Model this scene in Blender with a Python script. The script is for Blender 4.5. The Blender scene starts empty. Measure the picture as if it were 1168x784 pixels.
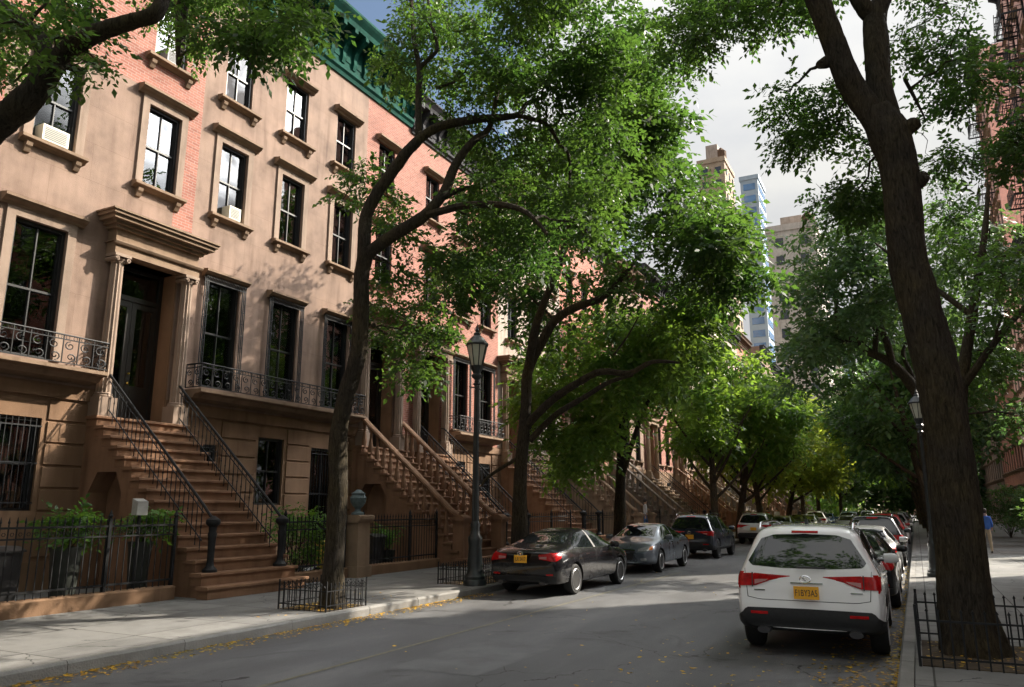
import bpy, bmesh, math, random
import numpy as np
from mathutils import Vector, Matrix
from mathutils.bvhtree import BVHTree
R = math.radians
SC = bpy.context.scene
COL = SC.collection
random.seed(7)
# ------------------------------------------------------------------ camera
H = 1.9
FPX, VPX, VPY = 877.0, 1045.0, 580.0
pitch = math.atan((VPY-392)/FPX)
yaw = math.atan((VPX-584)/(FPX*math.cos(pitch)+(VPY-392)*math.sin(pitch)))
fwd = Vector((-math.sin(yaw)*math.cos(pitch), math.cos(yaw)*math.cos(pitch), math.sin(pitch)))
rgt = Vector((math.cos(yaw), math.sin(yaw), 0)); upv = rgt.cross(fwd)
cd = bpy.data.cameras.new('camera'); cam = bpy.data.objects.new('camera', cd); COL.objects.link(cam)
cam.matrix_world = Matrix.Translation((0, 0, H)) @ Matrix((rgt, upv, -fwd)).transposed().to_4x4()
cd.sensor_width = 36; cd.lens = FPX/1168*36; cd.clip_end = 3000; cd.clip_start = 0.05
SC.camera = cam
def ray(x, y): return fwd*FPX + rgt*(x-584) - upv*(y-392)
def at(x, y, Y):           # point on the plane Y = const seen in direction (x, y)
    d = ray(x, y); return Vector((0, 0, H)) + d*(Y/d.y)
# ------------------------------------------------------------------ materials
MATS = {}
def nt(name):
    m = bpy.data.materials.new(name); m.use_nodes = True
    t = m.node_tree; t.nodes.clear()
    o = t.nodes.new('ShaderNodeOutputMaterial'); return m, t, o
def N(t, typ, **k):
    n = t.nodes.new(typ)
    for a, b in k.items():
        if a.startswith('i_'): n.inputs[a[2:].replace('_', ' ')].default_value = b
        else: setattr(n, a, b)
    return n
def c4(c, f=1.0): return (min(c[0]*f, 1), min(c[1]*f, 1), min(c[2]*f, 1), 1)
def ramp(t, src, stops):
    r = t.nodes.new('ShaderNodeValToRGB'); e = r.color_ramp.elements
    while len(e) < len(stops): e.new(0.5)
    for k, (p, c) in enumerate(stops):
        e[k].position = p; e[k].color = c if len(c) == 4 else (*c, 1)
    t.links.new(src, r.inputs[0]); return r
def plain(name, col, rough=0.6, metal=0.0, var=0.25, scale=3.0, bump=0.0, bscale=60, spec=0.5, coat=0.0, streak=False):
    """principled with uneven colour (noise, two scales) and optional fine bump"""
    m, t, o = nt(name); L = t.links.new
    b = N(t, 'ShaderNodeBsdfPrincipled'); L(b.outputs[0], o.inputs[0])
    b.inputs['Roughness'].default_value = rough; b.inputs['Metallic'].default_value = metal
    b.inputs['Specular IOR Level'].default_value = spec
    b.inputs['Coat Weight'].default_value = coat; b.inputs['Coat Roughness'].default_value = 0.04
    tc = N(t, 'ShaderNodeTexCoord'); mp = N(t, 'ShaderNodeMapping')
    L(tc.outputs['Object'], mp.inputs[0])
    if streak: mp.inputs['Scale'].default_value = (1, 1, 0.12)
    n1 = N(t, 'ShaderNodeTexNoise', i_Scale=scale, i_Detail=7.0, i_Roughness=0.62); L(mp.outputs[0], n1.inputs['Vector'])
    r = ramp(t, n1.outputs[0], [(0.28, c4(col, 1-var)), (0.52, c4(col)), (0.75, c4(col, 1+var*0.8))])
    L(r.outputs[0], b.inputs['Base Color'])
    if bump > 0:
        n2 = N(t, 'ShaderNodeTexNoise', i_Scale=bscale, i_Detail=6.0); L(tc.outputs['Object'], n2.inputs['Vector'])
        bp = N(t, 'ShaderNodeBump', i_Strength=bump, i_Distance=0.02); L(n2.outputs[0], bp.inputs['Height'])
        L(bp.outputs[0], b.inputs['Normal'])
    MATS[name] = m; return m
def stone(name, col, joints=True, bw=1.9, bh=0.95, var=0.22):
    """brownstone ashlar on a wall in the YZ plane: large blocks with thin joints, patina and stains"""
    m, t, o = nt(name); L = t.links.new
    b = N(t, 'ShaderNodeBsdfPrincipled'); L(b.outputs[0], o.inputs[0]); b.inputs['Roughness'].default_value = 0.85
    b.inputs['Specular IOR Level'].default_value = 0.25
    tc = N(t, 'ShaderNodeTexCoord'); s = N(t, 'ShaderNodeSeparateXYZ'); L(tc.outputs['Object'], s.inputs[0])
    ad = N(t, 'ShaderNodeMath', operation='ADD'); L(s.outputs[0], ad.inputs[0]); L(s.outputs[1], ad.inputs[1])
    c = N(t, 'ShaderNodeCombineXYZ'); L(ad.outputs[0], c.inputs[0]); L(s.outputs[2], c.inputs[1])
    n1 = N(t, 'ShaderNodeTexNoise', i_Scale=0.9, i_Detail=9.0, i_Roughness=0.65); L(tc.outputs['Object'], n1.inputs['Vector'])
    r = ramp(t, n1.outputs[0], [(0.3, c4(col, 1-var)), (0.5, c4(col)), (0.72, c4(col, 1+var*0.7))])
    mp = N(t, 'ShaderNodeMapping'); mp.inputs['Scale'].default_value = (2.2, 2.2, 0.25); L(tc.outputs['Object'], mp.inputs[0])
    n3 = N(t, 'ShaderNodeTexNoise', i_Scale=1.6, i_Detail=6.0); L(mp.outputs[0], n3.inputs['Vector'])
    r3 = ramp(t, n3.outputs[0], [(0.30, (0.55, 0.52, 0.50, 1)), (0.42, (0.85, 0.84, 0.83, 1)), (0.6, (1, 1, 1, 1))])
    mx = N(t, 'ShaderNodeMix', data_type='RGBA', blend_type='MULTIPLY'); mx.inputs[0].default_value = 0.8
    L(r.outputs[0], mx.inputs[6]); L(r3.outputs[0], mx.inputs[7])
    out = mx.outputs[2]
    n2 = N(t, 'ShaderNodeTexNoise', i_Scale=45.0, i_Detail=5.0); L(tc.outputs['Object'], n2.inputs['Vector'])
    h = n2.outputs[0]
    if joints:
        br = N(t, 'ShaderNodeTexBrick', i_Scale=1.0); L(c.outputs[0], br.inputs['Vector'])
        br.inputs['Brick Width'].default_value = bw; br.inputs['Row Height'].default_value = bh
        br.inputs['Mortar Size'].default_value = 0.006; br.inputs['Mortar Smooth'].default_value = 0.3
        br.inputs['Color1'].default_value = (1, 1, 1, 1); br.inputs['Color2'].default_value = (0.93, 0.92, 0.915, 1)
        br.inputs['Mortar'].default_value = (0.78, 0.75, 0.73, 1)
        m2 = N(t, 'ShaderNodeMix', data_type='RGBA', blend_type='MULTIPLY'); m2.inputs[0].default_value = 1.0
        L(out, m2.inputs[6]); L(br.outputs[0], m2.inputs[7]); out = m2.outputs[2]
        sb = N(t, 'ShaderNodeMath', operation='SUBTRACT'); L(n2.outputs[0], sb.inputs[0]); L(br.outputs[1], sb.inputs[1]); h = sb.outputs[0]
    L(out, b.inputs['Base Color'])
    bp = N(t, 'ShaderNodeBump', i_Strength=0.35, i_Distance=0.015); L(h, bp.inputs['Height']); L(bp.outputs[0], b.inputs['Normal'])
    MATS[name] = m; return m
def brick(name, c1, c2, mortar):
    m, t, o = nt(name); L = t.links.new
    b = N(t, 'ShaderNodeBsdfPrincipled'); L(b.outputs[0], o.inputs[0]); b.inputs['Roughness'].default_value = 0.85
    b.inputs['Specular IOR Level'].default_value = 0.25
    tc = N(t, 'ShaderNodeTexCoord'); s = N(t, 'ShaderNodeSeparateXYZ'); L(tc.outputs['Object'], s.inputs[0])
    ad = N(t, 'ShaderNodeMath', operation='ADD'); L(s.outputs[0], ad.inputs[0]); L(s.outputs[1], ad.inputs[1])
    c = N(t, 'ShaderNodeCombineXYZ'); L(ad.outputs[0], c.inputs[0]); L(s.outputs[2], c.inputs[1])
    br = N(t, 'ShaderNodeTexBrick', i_Scale=1.0); L(c.outputs[0], br.inputs['Vector'])
    br.inputs['Brick Width'].default_value = 0.24; br.inputs['Row Height'].default_value = 0.078
    br.inputs['Mortar Size'].default_value = 0.008; br.inputs['Bias'].default_value = -0.1
    br.inputs['Color1'].default_value = c4(c1); br.inputs['Color2'].default_value = c4(c2); br.inputs['Mortar'].default_value = c4(mortar)
    n1 = N(t, 'ShaderNodeTexNoise', i_Scale=0.7, i_Detail=9.0, i_Roughness=0.7); L(tc.outputs['Object'], n1.inputs['Vector'])
    r = ramp(t, n1.outputs[0], [(0.3, (0.72, 0.68, 0.66, 1)), (0.55, (1, 1, 1, 1)), (0.75, (1.0, 0.98, 0.96, 1))])
    mx = N(t, 'ShaderNodeMix', data_type='RGBA', blend_type='MULTIPLY'); mx.inputs[0].default_value = 1
    L(br.outputs[0], mx.inputs[6]); L(r.outputs[0], mx.inputs[7]); L(mx.outputs[2], b.inputs['Base Color'])
    bp = N(t, 'ShaderNodeBump', i_Strength=0.5, i_Distance=0.01, invert=True); L(br.outputs[1], bp.inputs['Height']); L(bp.outputs[0], b.inputs['Normal'])
    MATS[name] = m; return m
def glass_pane(name, tint, ior=1.75):
    m, t, o = nt(name); L = t.links.new
    g = N(t, 'ShaderNodeBsdfGlossy', i_Roughness=0.015); tr = N(t, 'ShaderNodeBsdfTransparent')
    g.inputs['Color'].default_value = (0.95, 0.97, 1, 1); tr.inputs['Color'].default_value = c4(tint)
    f = N(t, 'ShaderNodeFresnel', i_IOR=ior); mx = N(t, 'ShaderNodeMixShader')
    tc = N(t, 'ShaderNodeTexCoord'); n = N(t, 'ShaderNodeTexNoise', i_Scale=1.3, i_Detail=1.0); L(tc.outputs['Object'], n.inputs['Vector'])
    bp = N(t, 'ShaderNodeBump', i_Strength=0.12, i_Distance=0.05); L(n.outputs[0], bp.inputs['Height']); L(bp.outputs[0], g.inputs['Normal'])
    L(f.outputs[0], mx.inputs[0]); L(tr.outputs[0], mx.inputs[1]); L(g.outputs[0], mx.inputs[2]); L(mx.outputs[0], o.inputs[0])
    MATS[name] = m; return m
def leafmat(name, dark, light, trans, tw=0.45):
    m, t, o = nt(name); L = t.links.new
    ge = N(t, 'ShaderNodeNewGeometry')
    r = ramp(t, ge.outputs['Random Per Island'], [(0.0, c4(dark, 0.7)), (0.35, c4(dark, 1.25)), (0.7, c4(light)), (0.93, c4(light, 1.25)), (1.0, c4((light[0]*2.6, light[1]*1.5, light[2])))])
    tc = N(t, 'ShaderNodeTexCoord'); n = N(t, 'ShaderNodeTexNoise', i_Scale=0.7, i_Detail=3.0); L(tc.outputs['Object'], n.inputs['Vector'])
    rr = ramp(t, n.outputs[0], [(0.32, (0.72, 0.82, 0.85, 1)), (0.6, (1.1, 1.0, 0.9, 1))])
    mu = N(t, 'ShaderNodeMix', data_type='RGBA', blend_type='MULTIPLY'); mu.inputs[0].default_value = 1
    L(r.outputs[0], mu.inputs[6]); L(rr.outputs[0], mu.inputs[7])
    b = N(t, 'ShaderNodeBsdfPrincipled'); b.inputs['Roughness'].default_value = 0.5; b.inputs['Specular IOR Level'].default_value = 0.35
    L(mu.outputs[2], b.inputs['Base Color'])
    tl = N(t, 'ShaderNodeBsdfTranslucent')
    m3 = N(t, 'ShaderNodeMix', data_type='RGBA', blend_type='MULTIPLY'); m3.inputs[0].default_value = 1
    L(rr.outputs[0], m3.inputs[6]); m3.inputs[7].default_value = c4(trans); L(m3.outputs[2], tl.inputs['Color'])
    mx = N(t, 'ShaderNodeMixShader'); mx.inputs[0].default_value = tw
    L(b.outputs[0], mx.inputs[1]); L(tl.outputs[0], mx.inputs[2]); L(mx.outputs[0], o.inputs[0])
    MATS[name] = m; return m
def bark(name, col):
    m, t, o = nt(name); L = t.links.new
    b = N(t, 'ShaderNodeBsdfPrincipled'); L(b.outputs[0], o.inputs[0]); b.inputs['Roughness'].default_value = 0.9
    b.inputs['Specular IOR Level'].default_value = 0.2
    tc = N(t, 'ShaderNodeTexCoord'); mp = N(t, 'ShaderNodeMapping'); mp.inputs['Scale'].default_value = (1, 1, 0.2); L(tc.outputs['Object'], mp.inputs[0])
    n = N(t, 'ShaderNodeTexNoise', i_Scale=26.0, i_Detail=9.0, i_Roughness=0.7, i_Distortion=1.1); L(mp.outputs[0], n.inputs['Vector'])
    n0 = N(t, 'ShaderNodeTexNoise', i_Scale=1.7, i_Detail=4.0); L(tc.outputs['Object'], n0.inputs['Vector'])
    r = ramp(t, n.outputs[0], [(0.36, c4(col, 0.35)), (0.5, c4(col)), (0.66, c4(col, 1.7))])
    r0 = ramp(t, n0.outputs[0], [(0.4, (0.85, 0.85, 0.85, 1)), (0.68, (1.2, 1.12, 0.75, 1))])
    mx = N(t, 'ShaderNodeMix', data_type='RGBA', blend_type='MULTIPLY'); mx.inputs[0].default_value = 1
    L(r.outputs[0], mx.inputs[6]); L(r0.outputs[0], mx.inputs[7]); L(mx.outputs[2], b.inputs['Base Color'])
    bp = N(t, 'ShaderNodeBump', i_Strength=1.0, i_Distance=0.05); L(n.outputs[0], bp.inputs['Height']); L(bp.outputs[0], b.inputs['Normal'])
    MATS[name] = m; return m
def paint(name, col, metal=0.0, rough=0.35):
    m, t, o = nt(name); L = t.links.new
    b = N(t, 'ShaderNodeBsdfPrincipled'); L(b.outputs[0], o.inputs[0])
    b.inputs['Coat Weight'].default_value = 1.0; b.inputs['Coat Roughness'].default_value = 0.06
    b.inputs['Metallic'].default_value = metal; b.inputs['Specular IOR Level'].default_value = 0.5 if metal > 0 else 0.1
    tc = N(t, 'ShaderNodeTexCoord'); n = N(t, 'ShaderNodeTexNoise', i_Scale=1.2, i_Detail=8.0, i_Roughness=0.7); L(tc.outputs['Object'], n.inputs['Vector'])
    s = N(t, 'ShaderNodeSeparateXYZ'); L(tc.outputs['Object'], s.inputs[0])
    dz = N(t, 'ShaderNodeMapRange'); L(s.outputs[2], dz.inputs[0])
    dz.inputs['From Min'].default_value = 0.55; dz.inputs['From Max'].default_value = 0.2; dz.inputs['To Max'].default_value = 0.22
    mu = N(t, 'ShaderNodeMath', operation='MULTIPLY'); L(dz.outputs[0], mu.inputs[0]); L(n.outputs[0], mu.inputs[1])
    mx = N(t, 'ShaderNodeMix', data_type='RGBA'); L(mu.outputs[0], mx.inputs[0])
    mx.inputs[6].default_value = c4(col); mx.inputs[7].default_value = (0.16, 0.14, 0.12, 1); L(mx.outputs[2], b.inputs['Base Color'])
    r = ramp(t, n.outputs[0], [(0.3, (rough*0.7,)*3), (0.7, (rough*1.4,)*3)]); L(r.outputs[0], b.inputs['Roughness'])
    MATS[name] = m; return m

stone('facade_stone', (0.25, 0.172, 0.132), var=0.34)
stone('facade_stone_grey', (0.40, 0.33, 0.28))
stone('stoop_grey', (0.20, 0.165, 0.135), joints=False, var=0.3)
stone('facade_cream', (0.62, 0.55, 0.43))
stone('base_stone', (0.215, 0.13, 0.078), joints=False)
stone('stoop_stone', (0.225, 0.125, 0.074), joints=False, var=0.3)
stone('stoop_tan', (0.27, 0.19, 0.128), joints=False, var=0.3)
stone('trim_stone', (0.22, 0.15, 0.10), joints=False)
stone('surround_stone', (0.265, 0.195, 0.15), joints=False)
stone('tower_stone', (0.52, 0.47, 0.42), bw=2.5, bh=1.2)
brick('brick_pink', (0.34, 0.138, 0.10), (0.235, 0.09, 0.066), (0.34, 0.245, 0.205))
brick('brick_rose', (0.78, 0.45, 0.38), (0.70, 0.38, 0.32), (0.70, 0.56, 0.50))
brick('brick_tan', (0.34, 0.25, 0.17), (0.29, 0.21, 0.14), (0.5, 0.42, 0.34))
brick('brick_red', (0.42, 0.15, 0.10), (0.34, 0.11, 0.075), (0.42, 0.32, 0.27))
brick('brick_brown', (0.28, 0.17, 0.11), (0.22, 0.13, 0.09), (0.3, 0.25, 0.2))
plain('iron', (0.010, 0.011, 0.013), 0.6, 0.0, 0.5, 9, 0.15, 60, spec=0.3)
plain('lamp_iron', (0.016, 0.022, 0.024), 0.38, 0.0, 0.5, 9, 0.15, 60, spec=0.6)
plain('frame_black', (0.012, 0.012, 0.013), 0.4, 0, 0.3, 6, spec=0.5)
plain('frame_white', (0.62, 0.60, 0.55), 0.5, 0, 0.15, 6)
plain('door_black', (0.015, 0.013, 0.012), 0.3, 0, 0.3, 6, spec=0.6)
plain('door_wood', (0.16, 0.06, 0.025), 0.4, 0, 0.4, 10, streak=True)
plain('cornice_green', (0.008, 0.062, 0.046), 0.85, 0, 0.45, 2.5, streak=True, spec=0.08)
plain('cornice_brown', (0.12, 0.075, 0.05), 0.85, 0, 0.3, 2.5, streak=True, spec=0.1)
plain('cornice_dark', (0.05, 0.05, 0.055), 0.85, 0, 0.3, 2.5, streak=True, spec=0.1)
plain('room', (0.05, 0.045, 0.04), 0.9, 0, 0.4, 2)
plain('curtain', (0.78, 0.78, 0.74), 0.9, 0, 0.15, 4)
plain('blind', (0.75, 0.75, 0.73), 0.7, 0, 0.06, 4)
plain('brass', (0.75, 0.5, 0.12), 0.25, 1.0, 0.1)
plain('yellow_glow_trim', (0.65, 0.42, 0.05), 0.5)
plain('ac_cream', (0.7, 0.66, 0.52), 0.5, 0, 0.1)
plain('ac_grey', (0.25, 0.25, 0.25), 0.6, 0, 0.2, 20)
glass_pane('pane', (0.82, 0.88, 0.86), 2.0)
plain('lamp_glass', (0.62, 0.62, 0.52), 0.12, 0, 0.08, 5, spec=0.7)
plain('planter_dark', (0.03, 0.035, 0.03), 0.6, 0, 0.4, 5)
plain('terracotta', (0.5, 0.16, 0.07), 0.8, 0, 0.25, 5)
plain('urn_stone', (0.10, 0.14, 0.15), 0.7, 0, 0.5, 9, 0.4, 30)
plain('soil', (0.07, 0.05, 0.03), 0.95, 0, 0.5, 14, 0.8, 30)
plain('bin_black', (0.02, 0.02, 0.022), 0.45, 0, 0.3, 8)
plain('card_yellow', (0.55, 0.38, 0.05), 0.7, 0, 0.2, 8)
plain('white_box', (0.32, 0.32, 0.30), 0.6, 0, 0.15, 8)
plain('rubber', (0.012, 0.012, 0.012), 0.8, 0, 0.3, 12)
plain('rim_metal', (0.6, 0.61, 0.63), 0.3, 0.35, 0.15, 8)
plain('rim_dark', (0.06, 0.06, 0.065), 0.35, 0.5, 0.2, 8)
plain('cladding', (0.018, 0.019, 0.021), 0.55, 0, 0.3, 20, 0.2, 200)
plain('underbody', (0.006, 0.006, 0.006), 0.9, 0, 0.2)
plain('chrome', (0.7, 0.72, 0.74), 0.12, 1.0, 0.05)
plain('car_glass', (0.008, 0.010, 0.012), 0.03, 0, 0.2, 2, spec=0.9)
plain('tail_red', (0.42, 0.006, 0.008), 0.2, 0, 0.45, 14, spec=0.3, coat=0.35)
plain('tail_clear', (0.45, 0.22, 0.22), 0.1, 0, 0.1, 5, spec=0.8, coat=1)
plain('head_clear', (0.5, 0.52, 0.55), 0.08, 0.3, 0.3, 25, spec=0.8, coat=1)
plain('amber', (0.8, 0.22, 0.02), 0.2, 0, 0.1, 5, coat=1)
plain('plate_gold', (0.85, 0.42, 0.03), 0.4, 0, 0.06, 9)
plain('plate_ink', (0.03, 0.03, 0.08), 0.5)
plain('seam', (0.01, 0.01, 0.01), 0.8, 0, 0.1)
paint('paint_white', (0.84, 0.84, 0.85), 0.0, 0.3)
paint('paint_black', (0.008, 0.008, 0.010), 0.0, 0.25)
paint('paint_graphite', (0.10, 0.105, 0.115), 0.7, 0.32)
paint('paint_slate', (0.14, 0.17, 0.21), 0.6, 0.3)
paint('paint_silver', (0.50, 0.51, 0.53), 0.75, 0.32)
paint('paint_navy', (0.012, 0.018, 0.035), 0.2, 0.28)
paint('paint_blue', (0.03, 0.07, 0.16), 0.3, 0.28)
paint('paint_red', (0.35, 0.02, 0.02), 0.1, 0.3)
plain('skin', (0.45, 0.28, 0.2), 0.6); plain('hair_dark', (0.03, 0.02, 0.015), 0.6)
plain('cloth_blue', (0.06, 0.16, 0.55), 0.9); plain('cloth_white', (0.65, 0.66, 0.68), 0.9); plain('cloth_dark', (0.03, 0.03, 0.04), 0.9)
plain('cloth_denim', (0.05, 0.12, 0.28), 0.9); plain('cloth_red', (0.55, 0.06, 0.04), 0.9); plain('cloth_tan', (0.45, 0.36, 0.26), 0.9)
plain('umbrella_green', (0.02, 0.16, 0.10), 0.8); plain('shoe', (0.05, 0.045, 0.04), 0.7)
plain('sign_orange', (0.8, 0.16, 0.04), 0.5); plain('steel', (0.25, 0.26, 0.27), 0.4, 0.8)
plain('tower_glass', (0.05, 0.15, 0.32), 0.12, 0.0, 0.4, 0.3, spec=1.0); plain('tower_grey', (0.26, 0.33, 0.40), 0.6, 0, 0.1, 0.2)
plain('roofing', (0.06, 0.06, 0.065), 0.9); plain('window_dark', (0.02, 0.025, 0.03), 0.08, 0, 0.4, 1, spec=0.8)
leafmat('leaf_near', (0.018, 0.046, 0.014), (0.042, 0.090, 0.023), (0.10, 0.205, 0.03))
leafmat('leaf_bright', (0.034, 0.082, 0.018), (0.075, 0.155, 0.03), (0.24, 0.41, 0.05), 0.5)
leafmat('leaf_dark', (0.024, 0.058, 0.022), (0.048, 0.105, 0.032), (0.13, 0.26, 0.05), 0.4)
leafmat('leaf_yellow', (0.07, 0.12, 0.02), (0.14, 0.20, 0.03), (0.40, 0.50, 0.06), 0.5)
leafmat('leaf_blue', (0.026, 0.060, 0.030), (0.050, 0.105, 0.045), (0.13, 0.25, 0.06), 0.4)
leafmat('leaf_litter', (0.30, 0.17, 0.02), (0.55, 0.36, 0.03), (0.5, 0.36, 0.03), 0.2)
leafmat('leaf_plant', (0.03, 0.09, 0.02), (0.07, 0.17, 0.03), (0.2, 0.4, 0.04), 0.4)
bark('bark_near', (0.044, 0.036, 0.027)); bark('bark_far', (0.055, 0.045, 0.036))
# ------------------------------------------------------------------ mesh builder
class MB:
    def __init__(s): s.v = []; s.f = []; s.m = []; s.cur = 0; s.ax = []
    def quad(s, a, b, c, d):
        n = len(s.v); s.v += [a, b, c, d]; s.f.append((n, n+1, n+2, n+3)); s.m.append(s.cur)
    def box(s, x0, x1, y0, y1, z0, z1):
        n = len(s.v)
        s.v += [(x0,y0,z0),(x1,y0,z0),(x1,y1,z0),(x0,y1,z0),(x0,y0,z1),(x1,y0,z1),(x1,y1,z1),(x0,y1,z1)]
        for f in ((0,3,2,1),(4,5,6,7),(0,1,5,4),(1,2,6,5),(2,3,7,6),(3,0,4,7)): s.f.append(tuple(n+i for i in f)); s.m.append(s.cur)
        return s
    def prism(s, poly, y0, y1, ax='y'):
        """polygon in (x,z) extruded along y (ax='y'), or in (x,y) extruded along z (ax='z'), or in (y,z) along x"""
        def P(a, b, t): return (a, t, b) if ax == 'y' else ((a, b, t) if ax == 'z' else (t, a, b))
        n = len(s.v); k = len(poly)
        s.v += [P(a, b, y0) for a, b in poly] + [P(a, b, y1) for a, b in poly]
        s.f.append(tuple(range(n, n+k))); s.f.append(tuple(range(n+2*k-1, n+k-1, -1))); s.m += [s.cur]*2
        for i in range(k):
            j = (i+1) % k; s.f.append((n+i, n+k+i, n+k+j, n+j)); s.m.append(s.cur)
        return s
    def tube(s, pts, rad, n=6, cap=True):
        pts = [Vector(p) for p in pts]; K = len(pts)
        if not hasattr(rad, '__len__'): rad = [rad]*K
        base = len(s.v); d0 = (pts[1]-pts[0]).normalized()
        u = d0.orthogonal().normalized()
        for i, p in enumerate(pts):
            d = (pts[min(i+1, K-1)]-pts[max(i-1, 0)])
            if d.length < 1e-9: d = d0
            d.normalize(); u = (u - d*u.dot(d))
            if u.length < 1e-6: u = d.orthogonal()
            u.normalize(); w = d.cross(u)
            for k in range(n):
                a = 2*math.pi*k/n; q = p + (u*math.cos(a)+w*math.sin(a))*rad[i]; s.v.append(tuple(q)); s.ax.append(p)
        for i in range(K-1):
            for k in range(n):
                a = base+i*n+k; b = base+i*n+(k+1) % n
                s.f.append((a, b, b+n, a+n)); s.m.append(s.cur)
        if cap:
            s.f.append(tuple(base+k for k in range(n-1, -1, -1))); s.f.append(tuple(base+(K-1)*n+k for k in range(n))); s.m += [s.cur]*2
        return s
    def lathe(s, prof, c=(0, 0, 0), n=12, ang0=0.0, ax='z'):
        base = len(s.v); K = len(prof)
        for r, h in prof:
            for k in range(n):
                a = ang0+2*math.pi*k/n
                q = (r*math.cos(a), r*math.sin(a), h) if ax == 'z' else (h, r*math.cos(a), r*math.sin(a))
                s.v.append((c[0]+q[0], c[1]+q[1], c[2]+q[2]))
        for i in range(K-1):
            for k in range(n):
                a = base+i*n+k; b = base+i*n+(k+1) % n; s.f.append((a, b, b+n, a+n)); s.m.append(s.cur)
        s.f.append(tuple(base+k for k in range(n-1, -1, -1))); s.f.append(tuple(base+(K-1)*n+k for k in range(n))); s.m += [s.cur]*2
        return s
    def mesh(s, name, mats, smooth=False):
        me = bpy.data.meshes.new(name); me.from_pydata([tuple(v) for v in s.v], [], s.f)
        if not isinstance(mats, (list, tuple)): mats = [mats]
        for m in mats: me.materials.append(MATS[m] if isinstance(m, str) else m)
        if len(mats) > 1: me.polygons.foreach_set('material_index', s.m)
        if smooth: me.polygons.foreach_set('use_smooth', [True]*len(me.polygons))
        bm = bmesh.new(); bm.from_mesh(me); bmesh.ops.recalc_face_normals(bm, faces=bm.faces); bm.to_mesh(me); bm.free()
        if smooth:
            try: me.set_sharp_from_angle(angle=R(38))
            except Exception: pass
        me.update(); return me
    def build(s, name, mats, parent=None, smooth=False, loc=None):
        o = bpy.data.objects.new(name, s.mesh(name, mats, smooth)); COL.objects.link(o)
        if parent is not None: o.parent = parent
        if loc is not None: o.location = loc
        return o
def tag(o, label, cat, group=None, kind=None):
    o['label'] = label; o['category'] = cat
    if group: o['group'] = group
    if kind: o['kind'] = kind
    return o
def empty(name, loc, label, cat, group=None, rz=0):
    o = bpy.data.objects.new(name, None); COL.objects.link(o); o.location = loc; o.rotation_euler = (0, 0, rz)
    o.empty_display_size = 0.3
    return tag(o, label, cat, group)
def link(name, me, parent, loc=(0, 0, 0), rz=0):
    o = bpy.data.objects.new(name, me); COL.objects.link(o); o.parent = parent; o.location = loc; o.rotation_euler = (0, 0, rz); return o
def structure(o): o['kind'] = 'structure'; return o
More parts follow.
